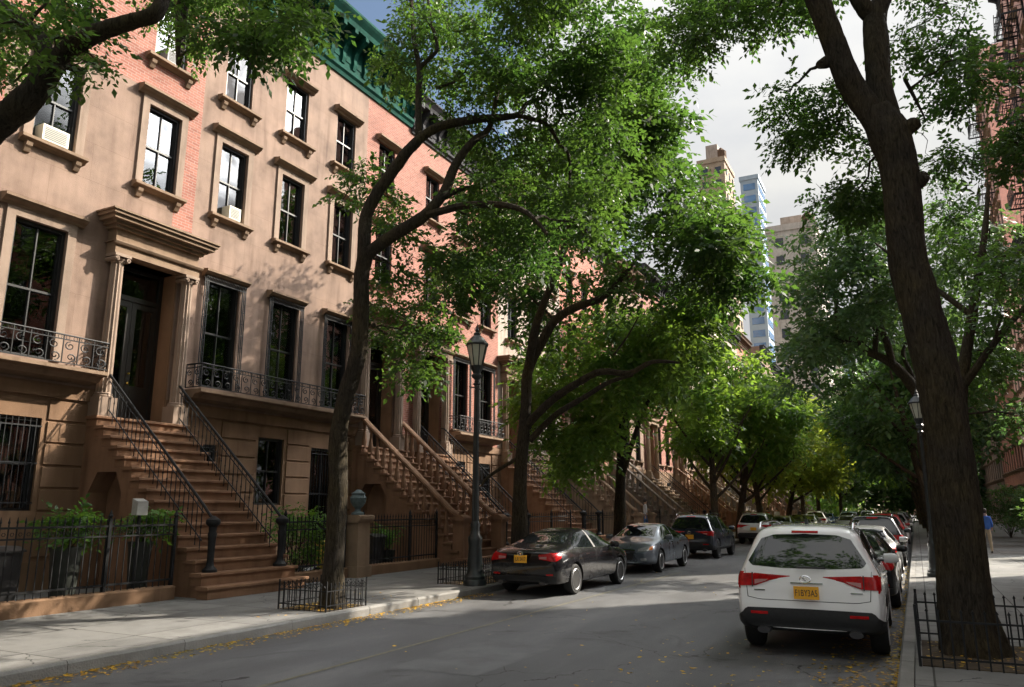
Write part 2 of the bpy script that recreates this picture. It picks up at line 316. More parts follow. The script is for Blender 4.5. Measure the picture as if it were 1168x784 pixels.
# ------------------------------------------------------------------ ground
def asphalt():
    m, t, o = nt('asphalt'); L = t.links.new
    b = N(t, 'ShaderNodeBsdfPrincipled'); L(b.outputs[0], o.inputs[0]); b.inputs['Specular IOR Level'].default_value = 0.4
    tc = N(t, 'ShaderNodeTexCoord')
    mp = N(t, 'ShaderNodeMapping'); mp.inputs['Scale'].default_value = (1, 0.3, 1); L(tc.outputs['Object'], mp.inputs[0])
    n1 = N(t, 'ShaderNodeTexNoise', i_Scale=0.8, i_Detail=8.0, i_Roughness=0.65); L(mp.outputs[0], n1.inputs['Vector'])
    r1 = ramp(t, n1.outputs[0], [(0.3, (0.062, 0.064, 0.068)), (0.5, (0.108, 0.11, 0.116)), (0.7, (0.175, 0.176, 0.18))])
    n2 = N(t, 'ShaderNodeTexNoise', i_Scale=110.0, i_Detail=3.0); L(tc.outputs['Object'], n2.inputs['Vector'])
    r2 = ramp(t, n2.outputs[0], [(0.35, (0.35, 0.35, 0.35)), (0.5, (0.9, 0.9, 0.9)), (0.7, (1.0, 1.0, 1.0))])
    mx = N(t, 'ShaderNodeMix', data_type='RGBA', blend_type='MULTIPLY'); mx.inputs[0].default_value = 0.8
    L(r1.outputs[0], mx.inputs[6]); L(r2.outputs[0], mx.inputs[7])
    # cracks, only in some places
    nd = N(t, 'ShaderNodeTexNoise', i_Scale=2.5, i_Detail=4.0); L(tc.outputs['Object'], nd.inputs['Vector'])
    va = N(t, 'ShaderNodeVectorMath', operation='MULTIPLY_ADD'); L(nd.outputs[1], va.inputs[0]); va.inputs[1].default_value = (0.5, 0.5, 0); L(tc.outputs['Object'], va.inputs[2])
    vo = N(t, 'ShaderNodeTexVoronoi', i_Scale=0.42, feature='DISTANCE_TO_EDGE'); L(va.outputs[0], vo.inputs['Vector'])
    lt = N(t, 'ShaderNodeMath', operation='LESS_THAN'); L(vo.outputs[0], lt.inputs[0]); lt.inputs[1].default_value = 0.0028
    nm = N(t, 'ShaderNodeTexNoise', i_Scale=0.35, i_Detail=3.0); L(tc.outputs['Object'], nm.inputs['Vector'])
    g = N(t, 'ShaderNodeMath', operation='GREATER_THAN'); L(nm.outputs[0], g.inputs[0]); g.inputs[1].default_value = 0.53
    ml = N(t, 'ShaderNodeMath', operation='MULTIPLY'); L(lt.outputs[0], ml.inputs[0]); L(g.outputs[0], ml.inputs[1])
    m2 = N(t, 'ShaderNodeMix', data_type='RGBA'); L(ml.outputs[0], m2.inputs[0]); L(mx.outputs[2], m2.inputs[6]); m2.inputs[7].default_value = (0.02, 0.02, 0.02, 1)
    # oil and tar stains
    ns = N(t, 'ShaderNodeTexNoise', i_Scale=0.55, i_Detail=6.0, i_Roughness=0.7, i_Distortion=1.2); L(tc.outputs['Object'], ns.inputs['Vector'])
    rs = ramp(t, ns.outputs[0], [(0.56, (1, 1, 1)), (0.68, (0.42, 0.42, 0.42))])
    m3 = N(t, 'ShaderNodeMix', data_type='RGBA', blend_type='MULTIPLY'); m3.inputs[0].default_value = 1
    L(m2.outputs[2], m3.inputs[6]); L(rs.outputs[0], m3.inputs[7]); L(m3.outputs[2], b.inputs['Base Color'])
    rr = ramp(t, n1.outputs[0], [(0.3, (0.62,)*3), (0.7, (0.85,)*3)]); L(rr.outputs[0], b.inputs['Roughness'])
    bp = N(t, 'ShaderNodeBump', i_Strength=0.5, i_Distance=0.01); L(n2.outputs[0], bp.inputs['Height']); L(bp.outputs[0], b.inputs['Normal'])
    MATS['asphalt'] = m
def slabs():
    m, t, o = nt('slabs'); L = t.links.new
    b = N(t, 'ShaderNodeBsdfPrincipled'); L(b.outputs[0], o.inputs[0]); b.inputs['Roughness'].default_value = 0.85
    tc = N(t, 'ShaderNodeTexCoord')
    br = N(t, 'ShaderNodeTexBrick', i_Scale=1.0, offset=0.0); L(tc.outputs['Object'], br.inputs['Vector'])
    br.inputs['Brick Width'].default_value = 1.42; br.inputs['Row Height'].default_value = 1.55; br.inputs['Mortar Size'].default_value = 0.012
    br.inputs['Color1'].default_value = (0.205, 0.203, 0.197, 1); br.inputs['Color2'].default_value = (0.15, 0.15, 0.148, 1); br.inputs['Mortar'].default_value = (0.05, 0.048, 0.045, 1)
    n1 = N(t, 'ShaderNodeTexNoise', i_Scale=1.1, i_Detail=9.0, i_Roughness=0.7); L(tc.outputs['Object'], n1.inputs['Vector'])
    r1 = ramp(t, n1.outputs[0], [(0.3, (0.62, 0.62, 0.62)), (0.55, (1, 1, 1)), (0.7, (1.0, 0.99, 0.97))])
    mx = N(t, 'ShaderNodeMix', data_type='RGBA', blend_type='MULTIPLY'); mx.inputs[0].default_value = 1
    L(br.outputs[0], mx.inputs[6]); L(r1.outputs[0], mx.inputs[7])
    nd = N(t, 'ShaderNodeTexNoise', i_Scale=3.0, i_Detail=4.0); L(tc.outputs['Object'], nd.inputs['Vector'])
    va = N(t, 'ShaderNodeVectorMath', operation='MULTIPLY_ADD'); L(nd.outputs[1], va.inputs[0]); va.inputs[1].default_value = (0.4, 0.4, 0); L(tc.outputs['Object'], va.inputs[2])
    vo = N(t, 'ShaderNodeTexVoronoi', i_Scale=0.5, feature='DISTANCE_TO_EDGE'); L(va.outputs[0], vo.inputs['Vector'])
    lt = N(t, 'ShaderNodeMath', operation='LESS_THAN'); L(vo.outputs[0], lt.inputs[0]); lt.inputs[1].default_value = 0.004
    nm = N(t, 'ShaderNodeTexNoise', i_Scale=0.5); L(tc.outputs['Object'], nm.inputs['Vector'])
    g = N(t, 'ShaderNodeMath', operation='GREATER_THAN'); L(nm.outputs[0], g.inputs[0]); g.inputs[1].default_value = 0.52
    ml = N(t, 'ShaderNodeMath', operation='MULTIPLY'); L(lt.outputs[0], ml.inputs[0]); L(g.outputs[0], ml.inputs[1])
    m2 = N(t, 'ShaderNodeMix', data_type='RGBA'); L(ml.outputs[0], m2.inputs[0]); L(mx.outputs[2], m2.inputs[6]); m2.inputs[7].default_value = (0.04, 0.04, 0.04, 1)
    L(m2.outputs[2], b.inputs['Base Color'])
    n2 = N(t, 'ShaderNodeTexNoise', i_Scale=90.0, i_Detail=4.0); L(tc.outputs['Object'], n2.inputs['Vector'])
    sb = N(t, 'ShaderNodeMath', operation='SUBTRACT'); L(n2.outputs[0], sb.inputs[0]); L(br.outputs[1], sb.inputs[1])
    bp = N(t, 'ShaderNodeBump', i_Strength=0.4, i_Distance=0.012); L(sb.outputs[0], bp.inputs['Height']); L(bp.outputs[0], b.inputs['Normal'])
    MATS['slabs'] = m
asphalt(); slabs()
plain('kerbstone', (0.20, 0.195, 0.185), 0.8, 0, 0.3, 2.5, 0.5, 40)
plain('ground_far', (0.10, 0.10, 0.10), 0.9)
plain('patch_light', (0.17, 0.17, 0.165), 0.85, 0, 0.3, 1.8, 0.5, 110)
plain('patch_mid', (0.098, 0.10, 0.104), 0.8, 0, 0.3, 1.8, 0.5, 110)
plain('patch_dark', (0.028, 0.028, 0.03), 0.7, 0, 0.4, 2.5, 0.4, 110)
plain('tar_seal', (0.03, 0.03, 0.032), 0.55, 0, 0.3, 8, 0.3, 60)
XK, XR, XF, SW = -9.0, -0.35, -17.0, 0.15
b = MB(); b.quad((-900, -300, -0.05), (900, -300, -0.05), (900, 1800, -0.05), (-900, 1800, -0.05)); structure(b.build('ground', 'ground_far'))
b = MB(); b.quad((XK, -60, 0), (XR, -60, 0), (XR, 420, 0), (XK, 420, 0)); structure(b.build('road', 'asphalt'))
b = MB(); b.box(XF-0.4, XK-0.17, -60, 420, -0.04, SW); structure(b.build('pavement', 'slabs'))
b = MB(); b.box(XR+0.17, 9.0, -60, 420, -0.04, SW); structure(b.build('pavement', 'slabs'))
for x0, x1, s in ((XK-0.168, XK, 1), (XR, XR+0.168, -1)):
    b = MB(); y = -20.0
    while y < 200:
        l = random.uniform(1.5, 2.4) if y < 60 else 12
        dx = random.uniform(-0.008, 0.008)
        b.prism([(x0+0.002, -0.03), (x1+dx, -0.03), (x1+dx-(0.0 if s > 0 else 0), SW-0.03 if s > 0 else SW+0.004), (x1+dx-0.03*s if s > 0 else x1, SW+0.004), (x0+0.03 if s < 0 else x0+0.002, SW+0.004), (x0+0.002, SW-0.03 if s < 0 else SW+0.004)][:6], y+0.006, y+l-0.006)
        y += l
    structure(b.build('kerb', 'kerbstone'))
def blob(name, cx, cy, rx, ry, z, mat, seed=0, n=28, rz=0):
    rs = random.Random(seed); ph = [rs.uniform(0, 6.28) for _ in range(5)]
    pts = []
    for k in range(n):
        a = 2*math.pi*k/n; r = 1+0.18*math.sin(2*a+ph[0])+0.13*math.sin(3*a+ph[1])+0.09*math.sin(5*a+ph[2])+0.07*math.sin(9*a+ph[3])
        x, y = rx*r*math.cos(a), ry*r*math.sin(a)
        pts.append((cx+x*math.cos(rz)-y*math.sin(rz), cy+x*math.sin(rz)+y*math.cos(rz), z))
    m = MB(); m.v = pts; m.f = [tuple(range(n))]; m.m = [0]; return structure(m.build(name, mat))
b = MB()
for (x0_, x1_, y0_, y1_) in ((-5.9, -4.7, 8.2, 10.6), (-3.9, -2.6, 16.5, 21.0)):
    b.quad((x0_, y0_, .004), (x1_, y0_+.05, .004), (x1_+.05, y1_, .004), (x0_+.02, y1_-.04, .004))
structure(b.build('road_patch', 'patch_mid'))
b = MB(); b.quad((-6.55, -20, 0.008), (-6.49, -20, 0.008), (-6.49, 24, 0.008), (-6.55, 24, 0.008))
plain('worn_line', (0.15, 0.14, 0.10), 0.85, 0, 0.35, 6); structure(b.build('road_seam', 'worn_line'))

# ------------------------------------------------------------------ windows (shared mesh sets)
def zw(z): return z-SW
WINC = {}
def window_meshes(w, h, style):
    k = (round(w, 2), round(h, 2), style)
    if k in WINC: return WINC[k]
    fr = 'frame_white' if 'w' in style else 'frame_black'
    d = {}
    f = MB(); x0, x1 = -0.20, -0.11; t = 0.075
    f.box(x0, x1+0.05, -w/2, -w/2+t, 0, h); f.box(x0, x1+0.05, w/2-t, w/2, 0, h); f.box(x0, x1+0.05, -w/2+t, w/2-t, h-t, h); f.box(x0, x1+0.05, -w/2+t, w/2-t, 0, 0.06)
    hm = h*0.5
    f.box(x0, x1, -w/2+t, w/2-t, hm-0.025, hm+0.025)
    if '1' not in style: f.box(x0+0.02, x1-0.01, -0.014, 0.014, 0.06, hm-0.025); f.box(x0+0.02, x1-0.01, -0.014, 0.014, hm+0.025, h-t)
    for s in (-1, 1): f.box(x0+0.01, x1-0.005, s*(w/2-t)-0.02 if s > 0 else -w/2+t, s*(w/2-t) if s > 0 else -w/2+t+0.02, 0.061, h-t-0.001)
    d['frame'] = f.mesh('frame', fr)
    p = MB(); p.box(-0.172, -0.168, -w/2+t, w/2-t, 0.06, hm); p.box(-0.162, -0.158, -w/2+t, w/2-t, hm, h-t); d['pane'] = p.mesh('pane', 'pane')
    r = MB(); r.quad((-0.9, -w/2-0.5, -0.3), (-0.9, w/2+0.5, -0.3), (-0.9, w/2+0.5, h+0.3), (-0.9, -w/2-0.5, h+0.3)); d['room_back'] = r.mesh('room_back', 'room')
    if 'c' in style or 's' in style or 'b' in style:
        c = MB()
        if 'b' in style:
            c.box(-0.26, -0.25, -w/2+t, w/2-t, h*0.0+0.1, h-0.05)
            d['blind'] = c.mesh('blind', 'blind')
        else:
            def drape(ya, yb, z0, z1):
                n = max(6, int((yb-ya)/0.03)); vv = []
                for i in range(n+1):
                    y = ya+(yb-ya)*i/n; x = -0.32+0.025*math.sin(y*38)+0.012*math.sin(y*91)
                    vv.append((x, y))
                for i in range(n): c.quad((vv[i][0], vv[i][1], z0), (vv[i+1][0], vv[i+1][1], z0), (vv[i+1][0], vv[i+1][1], z1), (vv[i][0], vv[i][1], z1))
            if 's' in style: drape(-w/2, -w/2+w*0.3, 0, h); drape(w/2-w*0.34, w/2, 0, h)
            else: drape(-w/2, w/2, 0, h)
            d['curtain'] = c.mesh('curtain', 'curtain')
    if 't' in style or 'L' in style:   # stone surround
        s = MB(); sw = 0.2
        s.box(0, 0.05, -w/2-sw, -w/2, 0, h); s.box(0, 0.05, w/2, w/2+sw, 0, h); s.box(0, 0.05, -w/2-sw, w/2+sw, h, h+0.2)
        d['surround'] = s.mesh('surround', 'surround_stone')
    hh = h+(0.2 if ('t' in style or 'L' in style) else 0.0)
    if 'n' not in style:
        l = MB(); W = w/2+(0.36 if 't' in style or 'L' in style else 0.2)
        l.prism([(0, hh), (0.07, hh), (0.10, hh+0.05), (0.17, hh+0.08), (0.22, hh+0.13), (0.24, hh+0.14), (0.24, hh+0.2), (0.0, hh+0.24)], -W, W)
        d['lintel'] = l.mesh('lintel', 'trim_stone')
        s = MB(); W2 = w/2+0.27
        if 'P' not in style:
            s.prism([(0, -0.17), (0.05, -0.17), (0.10, -0.12), (0.18, -0.10), (0.2, -0.09), (0.2, -0.02), (0.0, 0.0)], -W2, W2)
            for q in (-1, 1): s.prism([(0, -0.4), (0.05, -0.38), (0.09, -0.3), (0.13, -0.25), (0.15, -0.171), (0, -0.171)], q*(W2-0.2)-0.07, q*(W2-0.2)+0.07)
            d['sill'] = s.mesh('sill', 'trim_stone')
    if 'g' in style:   # iron grille with a fringed top
        g = MB(); xg = 0.10
        for s_ in (-1, 1):
            for k2 in range(3):
                y = s_*(w/2+0.02+k2*0.06); g.tube([(xg, y, 0), (xg, y, h+0.1)], 0.017, 4)
            for zz in np.arange(0.2, h, 0.35): g.box(xg-0.006, xg+0.006, min(s_*(w/2+0.02), s_*(w/2+0.14)), max(s_*(w/2+0.02), s_*(w/2+0.14)), zz, zz+0.02)
        for zz in (h-0.12, h+0.08): g.box(xg-0.008, xg+0.008, -w/2-0.14, w/2+0.14, zz, zz+0.03)
        y = -w/2-0.12
        while y < w/2+0.13:
            g.tube([(xg, y, h-0.1), (xg+0.03, y+0.02, h+0.0), (xg, y+0.045, h+0.09)], 0.013, 4); y += 0.055
        g.box(xg-0.1, xg, -w/2-0.14, -w/2-0.11, h+0.08, h+0.1); g.box(xg-0.1, xg, w/2+0.11, w/2+0.14, h+0.08, h+0.1)
        d['window_grille'] = g.mesh('window_grille', 'iron')
    if 'r' in style:   # plain security bars
        g = MB(); y = -w/2+0.04
        while y < w/2: g.tube([(0.02, y, 0.02), (0.02, y, h-0.02)], 0.010, 4); y += 0.13
        for zz in (0.15, h*0.5, h-0.2): g.box(0.012, 0.028, -w/2, w/2, zz, zz+0.03)
        d['window_bars'] = g.mesh('window_bars', 'iron')
    WINC[k] = d; return d
def put_window(root, yc, z0, w, h, style, x=0.0):
    d = window_meshes(w, h, style)
    f = link('window', d['frame'], root, (x, yc, z0))
    for k, me in d.items():
        if k != 'frame': link(k, me, f)
    return f
# ------------------------------------------------------------------ walls with openings
def wall(root, w, z1, holes, zone, mats, depth=11.0, reveal=0.42, extra_z=(), extra_y=()):
    ys = sorted(set([0, w]+[v for h in holes for v in h[:2]]+list(extra_y))); zs = sorted(set([-0.16, z1]+[v for h in holes for v in h[2:4]]+list(extra_z)))
    b = MB()
    for i in range(len(ys)-1):
        for j in range(len(zs)-1):
            yc = (ys[i]+ys[i+1])/2; zc = (zs[j]+zs[j+1])/2
            if any(h[0] < yc < h[1] and h[2] < zc < h[3] for h in holes): continue
            b.cur = zone(yc, zc); b.quad((0, ys[i], zs[j]), (0, ys[i+1], zs[j]), (0, ys[i+1], zs[j+1]), (0, ys[i], zs[j+1]))
    for h in holes:
        a, c, e, g = h[:4]; dd = h[4] if len(h) > 4 else reveal
        b.cur = zone((a+c)/2, e+0.01)
        b.quad((0, a, e), (-dd, a, e), (-dd, a, g), (0, a, g)); b.quad((0, c, e), (-dd, c, e), (-dd, c, g), (0, c, g))
        b.quad((0, a, g), (-dd, a, g), (-dd, c, g), (0, c, g)); b.quad((0, a, e), (-dd, a, e), (-dd, c, e), (0, c, e))
    b.cur = len(mats)-1
    b.quad((0, 0, z1), (-depth, 0, z1), (-depth, w, z1), (0, w, z1))
    b.cur = 0
    for y in (0, w): b.quad((0, y, -0.16), (-depth, y, -0.16), (-depth, y, z1), (0, y, z1))
    b.quad((-depth, 0, -0.16), (-depth, w, -0.16), (-depth, w, z1), (-depth, 0, z1))
    m = b.mesh('wall', mats)
    return link('wall', m, root)
def cornice(root, w, z0, hgt, mat, proj=0.75, y0=0.0, bracket_step=0.62, name='cornice'):
    b = MB(); H_ = hgt
    b.prism([(0, z0), (0.06, z0), (0.09, z0+0.06*H_), (0.16, z0+0.10*H_), (0.16, z0+0.16*H_), (0.05, z0+0.18*H_), (0.05, z0+0.70*H_),
             (0.12, z0+0.74*H_), (proj*0.8, z0+0.76*H_), (proj*0.85, z0+0.84*H_), (proj, z0+0.92*H_), (proj+0.05, z0+0.96*H_), (proj+0.05, z0+H_), (0, z0+H_)], y0, y0+w)
    c = b.build(name, mat, root)
    n = max(2, int(w/bracket_step)); br = MB()
    pr = [(0.05, z0+0.22*H_), (0.10, z0+0.22*H_), (0.16, z0+0.32*H_), (0.14, z0+0.42*H_), (0.24, z0+0.52*H_), (0.42*proj/0.75, z0+0.60*H_), (0.62*proj/0.75, z0+0.68*H_), (0.62*proj/0.75, z0+0.755*H_), (0.05, z0+0.755*H_)]
    for k in range(n+1):
        y = y0+0.12+(w-0.24)*k/n; ww = 0.085 if k not in (0, n) else 0.12
        br.prism(pr, y-ww, y+ww)
    for k in range(n):
        y = y0+0.12+(w-0.24)*(k+0.5)/n; br.box(0.05, 0.075, y-0.13, y+0.13, z0+0.30*H_, z0+0.62*H_)
    br.build('bracket', mat, c)
    return c
def rustic(root, rects, mat='base_stone', row=0.52):
    for (a, c, e, g) in rects:
        b = MB(); z = e; n = max(1, round((g-e)/row)); rh = (g-e)/n
        for i in range(n):
            b.prism([(0.0, z+0.02), (0.035, z+0.035), (0.035, z+rh-0.035), (0.0, z+rh-0.02)], a, c); z += rh
        b.build('rusticated_base', mat, root)
def scroll_panel(b, ya, yb, z0, z1, x, axis='y', step=0.34):
    """wrought iron scrollwork between two rails; axis y: runs along y at x; axis x: runs along x at y = x"""
    def P(u, z): return (x, u, z) if axis == 'y' else (u, x, z)
    for zz in (z0, z1-0.1): b.tube([P(ya, zz), P(yb, zz)], 0.015, 4)
    b.tube([P(ya, z1), P(yb, z1)], 0.02, 6)
    n = max(1, round((yb-ya)/step)); st = (yb-ya)/n; hh = z1-0.1-z0
    for i in range(n):
        u0 = ya+i*st; c = u0+st/2
        b.tube([P(u0, z0), P(u0, z1)], 0.014, 4)
        for s in (1, -1):
            pts = []
            for k in range(13):
                a = k/12*math.pi*2.6; r = 0.38*st*(1-k/15)
                pts.append(P(c+s*(-0.02+r*math.cos(a+1.57)*0.9), z0+hh*(0.5+s*0.24)+r*0.75*math.sin(a+1.57)*s))
            b.tube(pts, 0.014, 4)
        for k in range(2):
            cc = c+(k-0.5)*st*0.5; pts = [P(cc+0.045*math.cos(a), z1-0.05+0.045*math.sin(a)) for a in np.linspace(0, 6.28, 9)]
            b.tube(pts, 0.006, 4)
    b.tube([P(yb, z0), P(yb, z1)], 0.011, 4)
def balcony(root, ya, yb, z, proj=0.62, hgt=0.68):
    s = MB(); s.prism([(0, z-0.28), (proj*0.55, z-0.22), (proj*0.7, z-0.12), (proj, z-0.10), (proj+0.03, z-0.08), (proj+0.03, z), (0, z)], ya, yb)
    o = s.build('balcony', 'trim_stone', root)
    b = MB(); xo = proj-0.02
    scroll_panel(b, ya+0.03, yb-0.03, z+0.06, z+hgt, xo)
    scroll_panel(b, 0.02, xo, z+0.06, z+hgt, ya+0.03, 'x'); scroll_panel(b, 0.02, xo, z+0.06, z+hgt, yb-0.03, 'x')
    b.build('railing', 'iron', o); return o
# ------------------------------------------------------------------ doorway with columns
def doorway(root, yc, z0, w, h, hood=True, col=True, rec=0.62, door='door_black', simple=False):
    st = 'trim_stone'
    o = MB()   # recess lining
    o.box(-rec, -0.02, yc-w/2-0.10, yc-w/2, z0-0.02, z0+h); o.box(-rec, -0.02, yc+w/2, yc+w/2+0.10, z0-0.02, z0+h)
    o.box(-rec, -0.02, yc-w/2-0.1, yc+w/2+0.1, z0+h, z0+h+0.1)
    dr = o.build('door_surround', 'base_stone', root)
    if col:
        for s in (-1, 1):
            c = MB(); cy = yc+s*(w/2+0.20); rw = 0.17
            prof = [(0.12, z0+0.45), (rw+0.02, z0+0.47), (rw+0.03, z0+0.53), (rw, z0+0.58)]
            # fluted shaft
            n = 24; hs = z0+h-0.25
            base = len(c.v); K = 7
            for i in range(K+1):
                z = z0+0.56+(hs-z0-0.56)*i/K; rr = rw*(1-0.14*i/K)
                for k in range(n): a = 2*math.pi*k/n; q = rr*(1.0 if k % 2 else 0.86); c.v.append((0.18+q*math.cos(a), cy+q*math.sin(a), z))
            for i in range(K):
                for k in range(n): a = base+i*n+k; b2 = base+i*n+(k+1) % n; c.f.append((a, b2, b2+n, a+n)); c.m.append(0)
            c.lathe([(rw+0.045, 0), (rw+0.05, 0.03), (rw+0.03, 0.06), (rw+0.04, 0.09), (rw, 0.12)], (0.18, cy, z0+0.45), 20)
            c.box(-0.02, 0.18+rw+0.06, cy-rw-0.06, cy+rw+0.06, z0, z0+0.45)
            # ionic capital
            c.lathe([(rw*0.86, 0), (rw*0.95, 0.04), (rw+0.03, 0.10)], (0.18, cy, hs), 16)
            c.box(-0.02, 0.18+rw+0.05, cy-rw-0.05, cy+rw+0.05, hs+0.15, hs+0.22)
            for q in (-1, 1):
                pts = [(0.18+rw+0.03, cy+q*(rw*0.85+0.055*(1-k/14)*math.cos(k*0.8)), hs+0.08+0.06*(1-k/14)*math.sin(k*0.8)) for k in range(13)]
                c.tube(pts, 0.018, 5)
                c.tube([(0.0, cy+q*rw*0.95, hs+0.09), (0.18+rw+0.02, cy+q*rw*0.95, hs+0.09)], 0.06, 8)
            link('column', c.mesh('column', 'surround_stone' if not simple else 'stoop_tan'), root)
    if hood:
        W = w/2+0.42; zt = z0+h-0.03; b = MB()
        b.box(0.0, 0.36, yc-W, yc+W, zt, zt+0.28)
        b.prism([(0.362, zt+0.2), (0.42, zt+0.22), (0.45, zt+0.27), (0.45, zt+0.30), (0, zt+0.30), (0, zt+0.282), (0.362, zt+0.282)], yc-W-0.06, yc+W+0.06)
        b.box(0, 0.32, yc-W+0.02, yc+W-0.02, zt+0.30, zt+0.62)
        def tier(p, za, zb, e): b.box(0, p, yc-W-e, yc+W+e, za, zb)
        tier(0.40, zt+0.62, zt+0.70, 0.06); tier(0.48, zt+0.70, zt+0.78, 0.14); tier(0.60, zt+0.78, zt+0.88, 0.26); tier(0.66, zt+0.88, zt+0.96, 0.32); tier(0.70, zt+0.96, zt+1.0, 0.36)
        b.build('door_hood', st, root)
    # double door + transom
    d = MB(); x = -rec+0.10; d.cur = 0
    hd = h*0.78
    d.box(x-0.06, x+0.03, yc-w/2, yc-w/2+0.1, z0, z0+h); d.box(x-0.06, x+0.03, yc+w/2-0.1, yc+w/2, z0, z0+h); d.box(x-0.06, x+0.03, yc-w/2+0.1, yc+w/2-0.1, z0+h-0.1, z0+h)
    d.box(x-0.06, x+0.04, yc-w/2+0.1, yc+w/2-0.1, z0+hd, z0+hd+0.12)
    for s in (0, 1):
        ya = yc-w/2+0.1 if s == 0 else yc+0.006; yb = yc-0.006 if s == 0 else yc+w/2-0.1
        d.box(x-0.04, x, ya, ya+0.13, z0, z0+hd); d.box(x-0.04, x, yb-0.13, yb, z0, z0+hd)
        d.box(x-0.04, x, ya+0.13, yb-0.13, z0, z0+0.95); d.box(x-0.04, x, ya+0.13, yb-0.13, z0+hd-0.16, z0+hd)
        d.box(x-0.03, x+0.015, ya+0.16, yb-0.16, z0+0.2, z0+0.8)
    do = d.build('door', door, root)
    g = MB(); g.box(x-0.03, x-0.02, yc-w/2+0.12, yc+w/2-0.12, z0+0.95, z0+hd-0.1); g.box(x-0.03, x-0.02, yc-w/2+0.1, yc+w/2-0.1, z0+hd+0.12, z0+h-0.1); g.build('pane', 'pane', do)
    g = MB()
    for s in (0, 1):
        ya = yc-w/2+0.2 if s == 0 else yc+0.1; yb = ya+w/2-0.3; n = 14
        for i in range(n):
            y = ya+(yb-ya)*i/n; y2 = ya+(yb-ya)*(i+1)/n; xx = lambda q: x-0.07+0.012*math.sin(q*70)
            g.quad((xx(y), y, z0+0.98), (xx(y2), y2, z0+0.98), (xx(y2), y2, z0+hd-0.12), (xx(y), y, z0+hd-0.12))
    g.build('curtain', 'curtain', do)
    g = MB(); g.lathe([(0.01, 0), (0.035, 0.01), (0.035, 0.04), (0.01, 0.06)], (x+0.01, yc+0.06, z0+1.0), 10, ax='x'); g.build('handle', 'brass', do)
    g = MB(); g.lathe([(0.01, 0), (0.03, 0.01), (0.03, 0.04)], (x+0.01, yc+0.06, z0+1.25), 10, ax='x'); g.build('lock', 'brass', do)
    g = MB(); g.quad((-rec-0.3, yc-w/2-0.3, z0), (-rec-0.3, yc+w/2+0.3, z0), (-rec-0.3, yc+w/2+0.3, z0+h+0.2), (-rec-0.3, yc-w/2-0.3, z0+h+0.2)); g.build('hallway', 'room', do)
    return dr
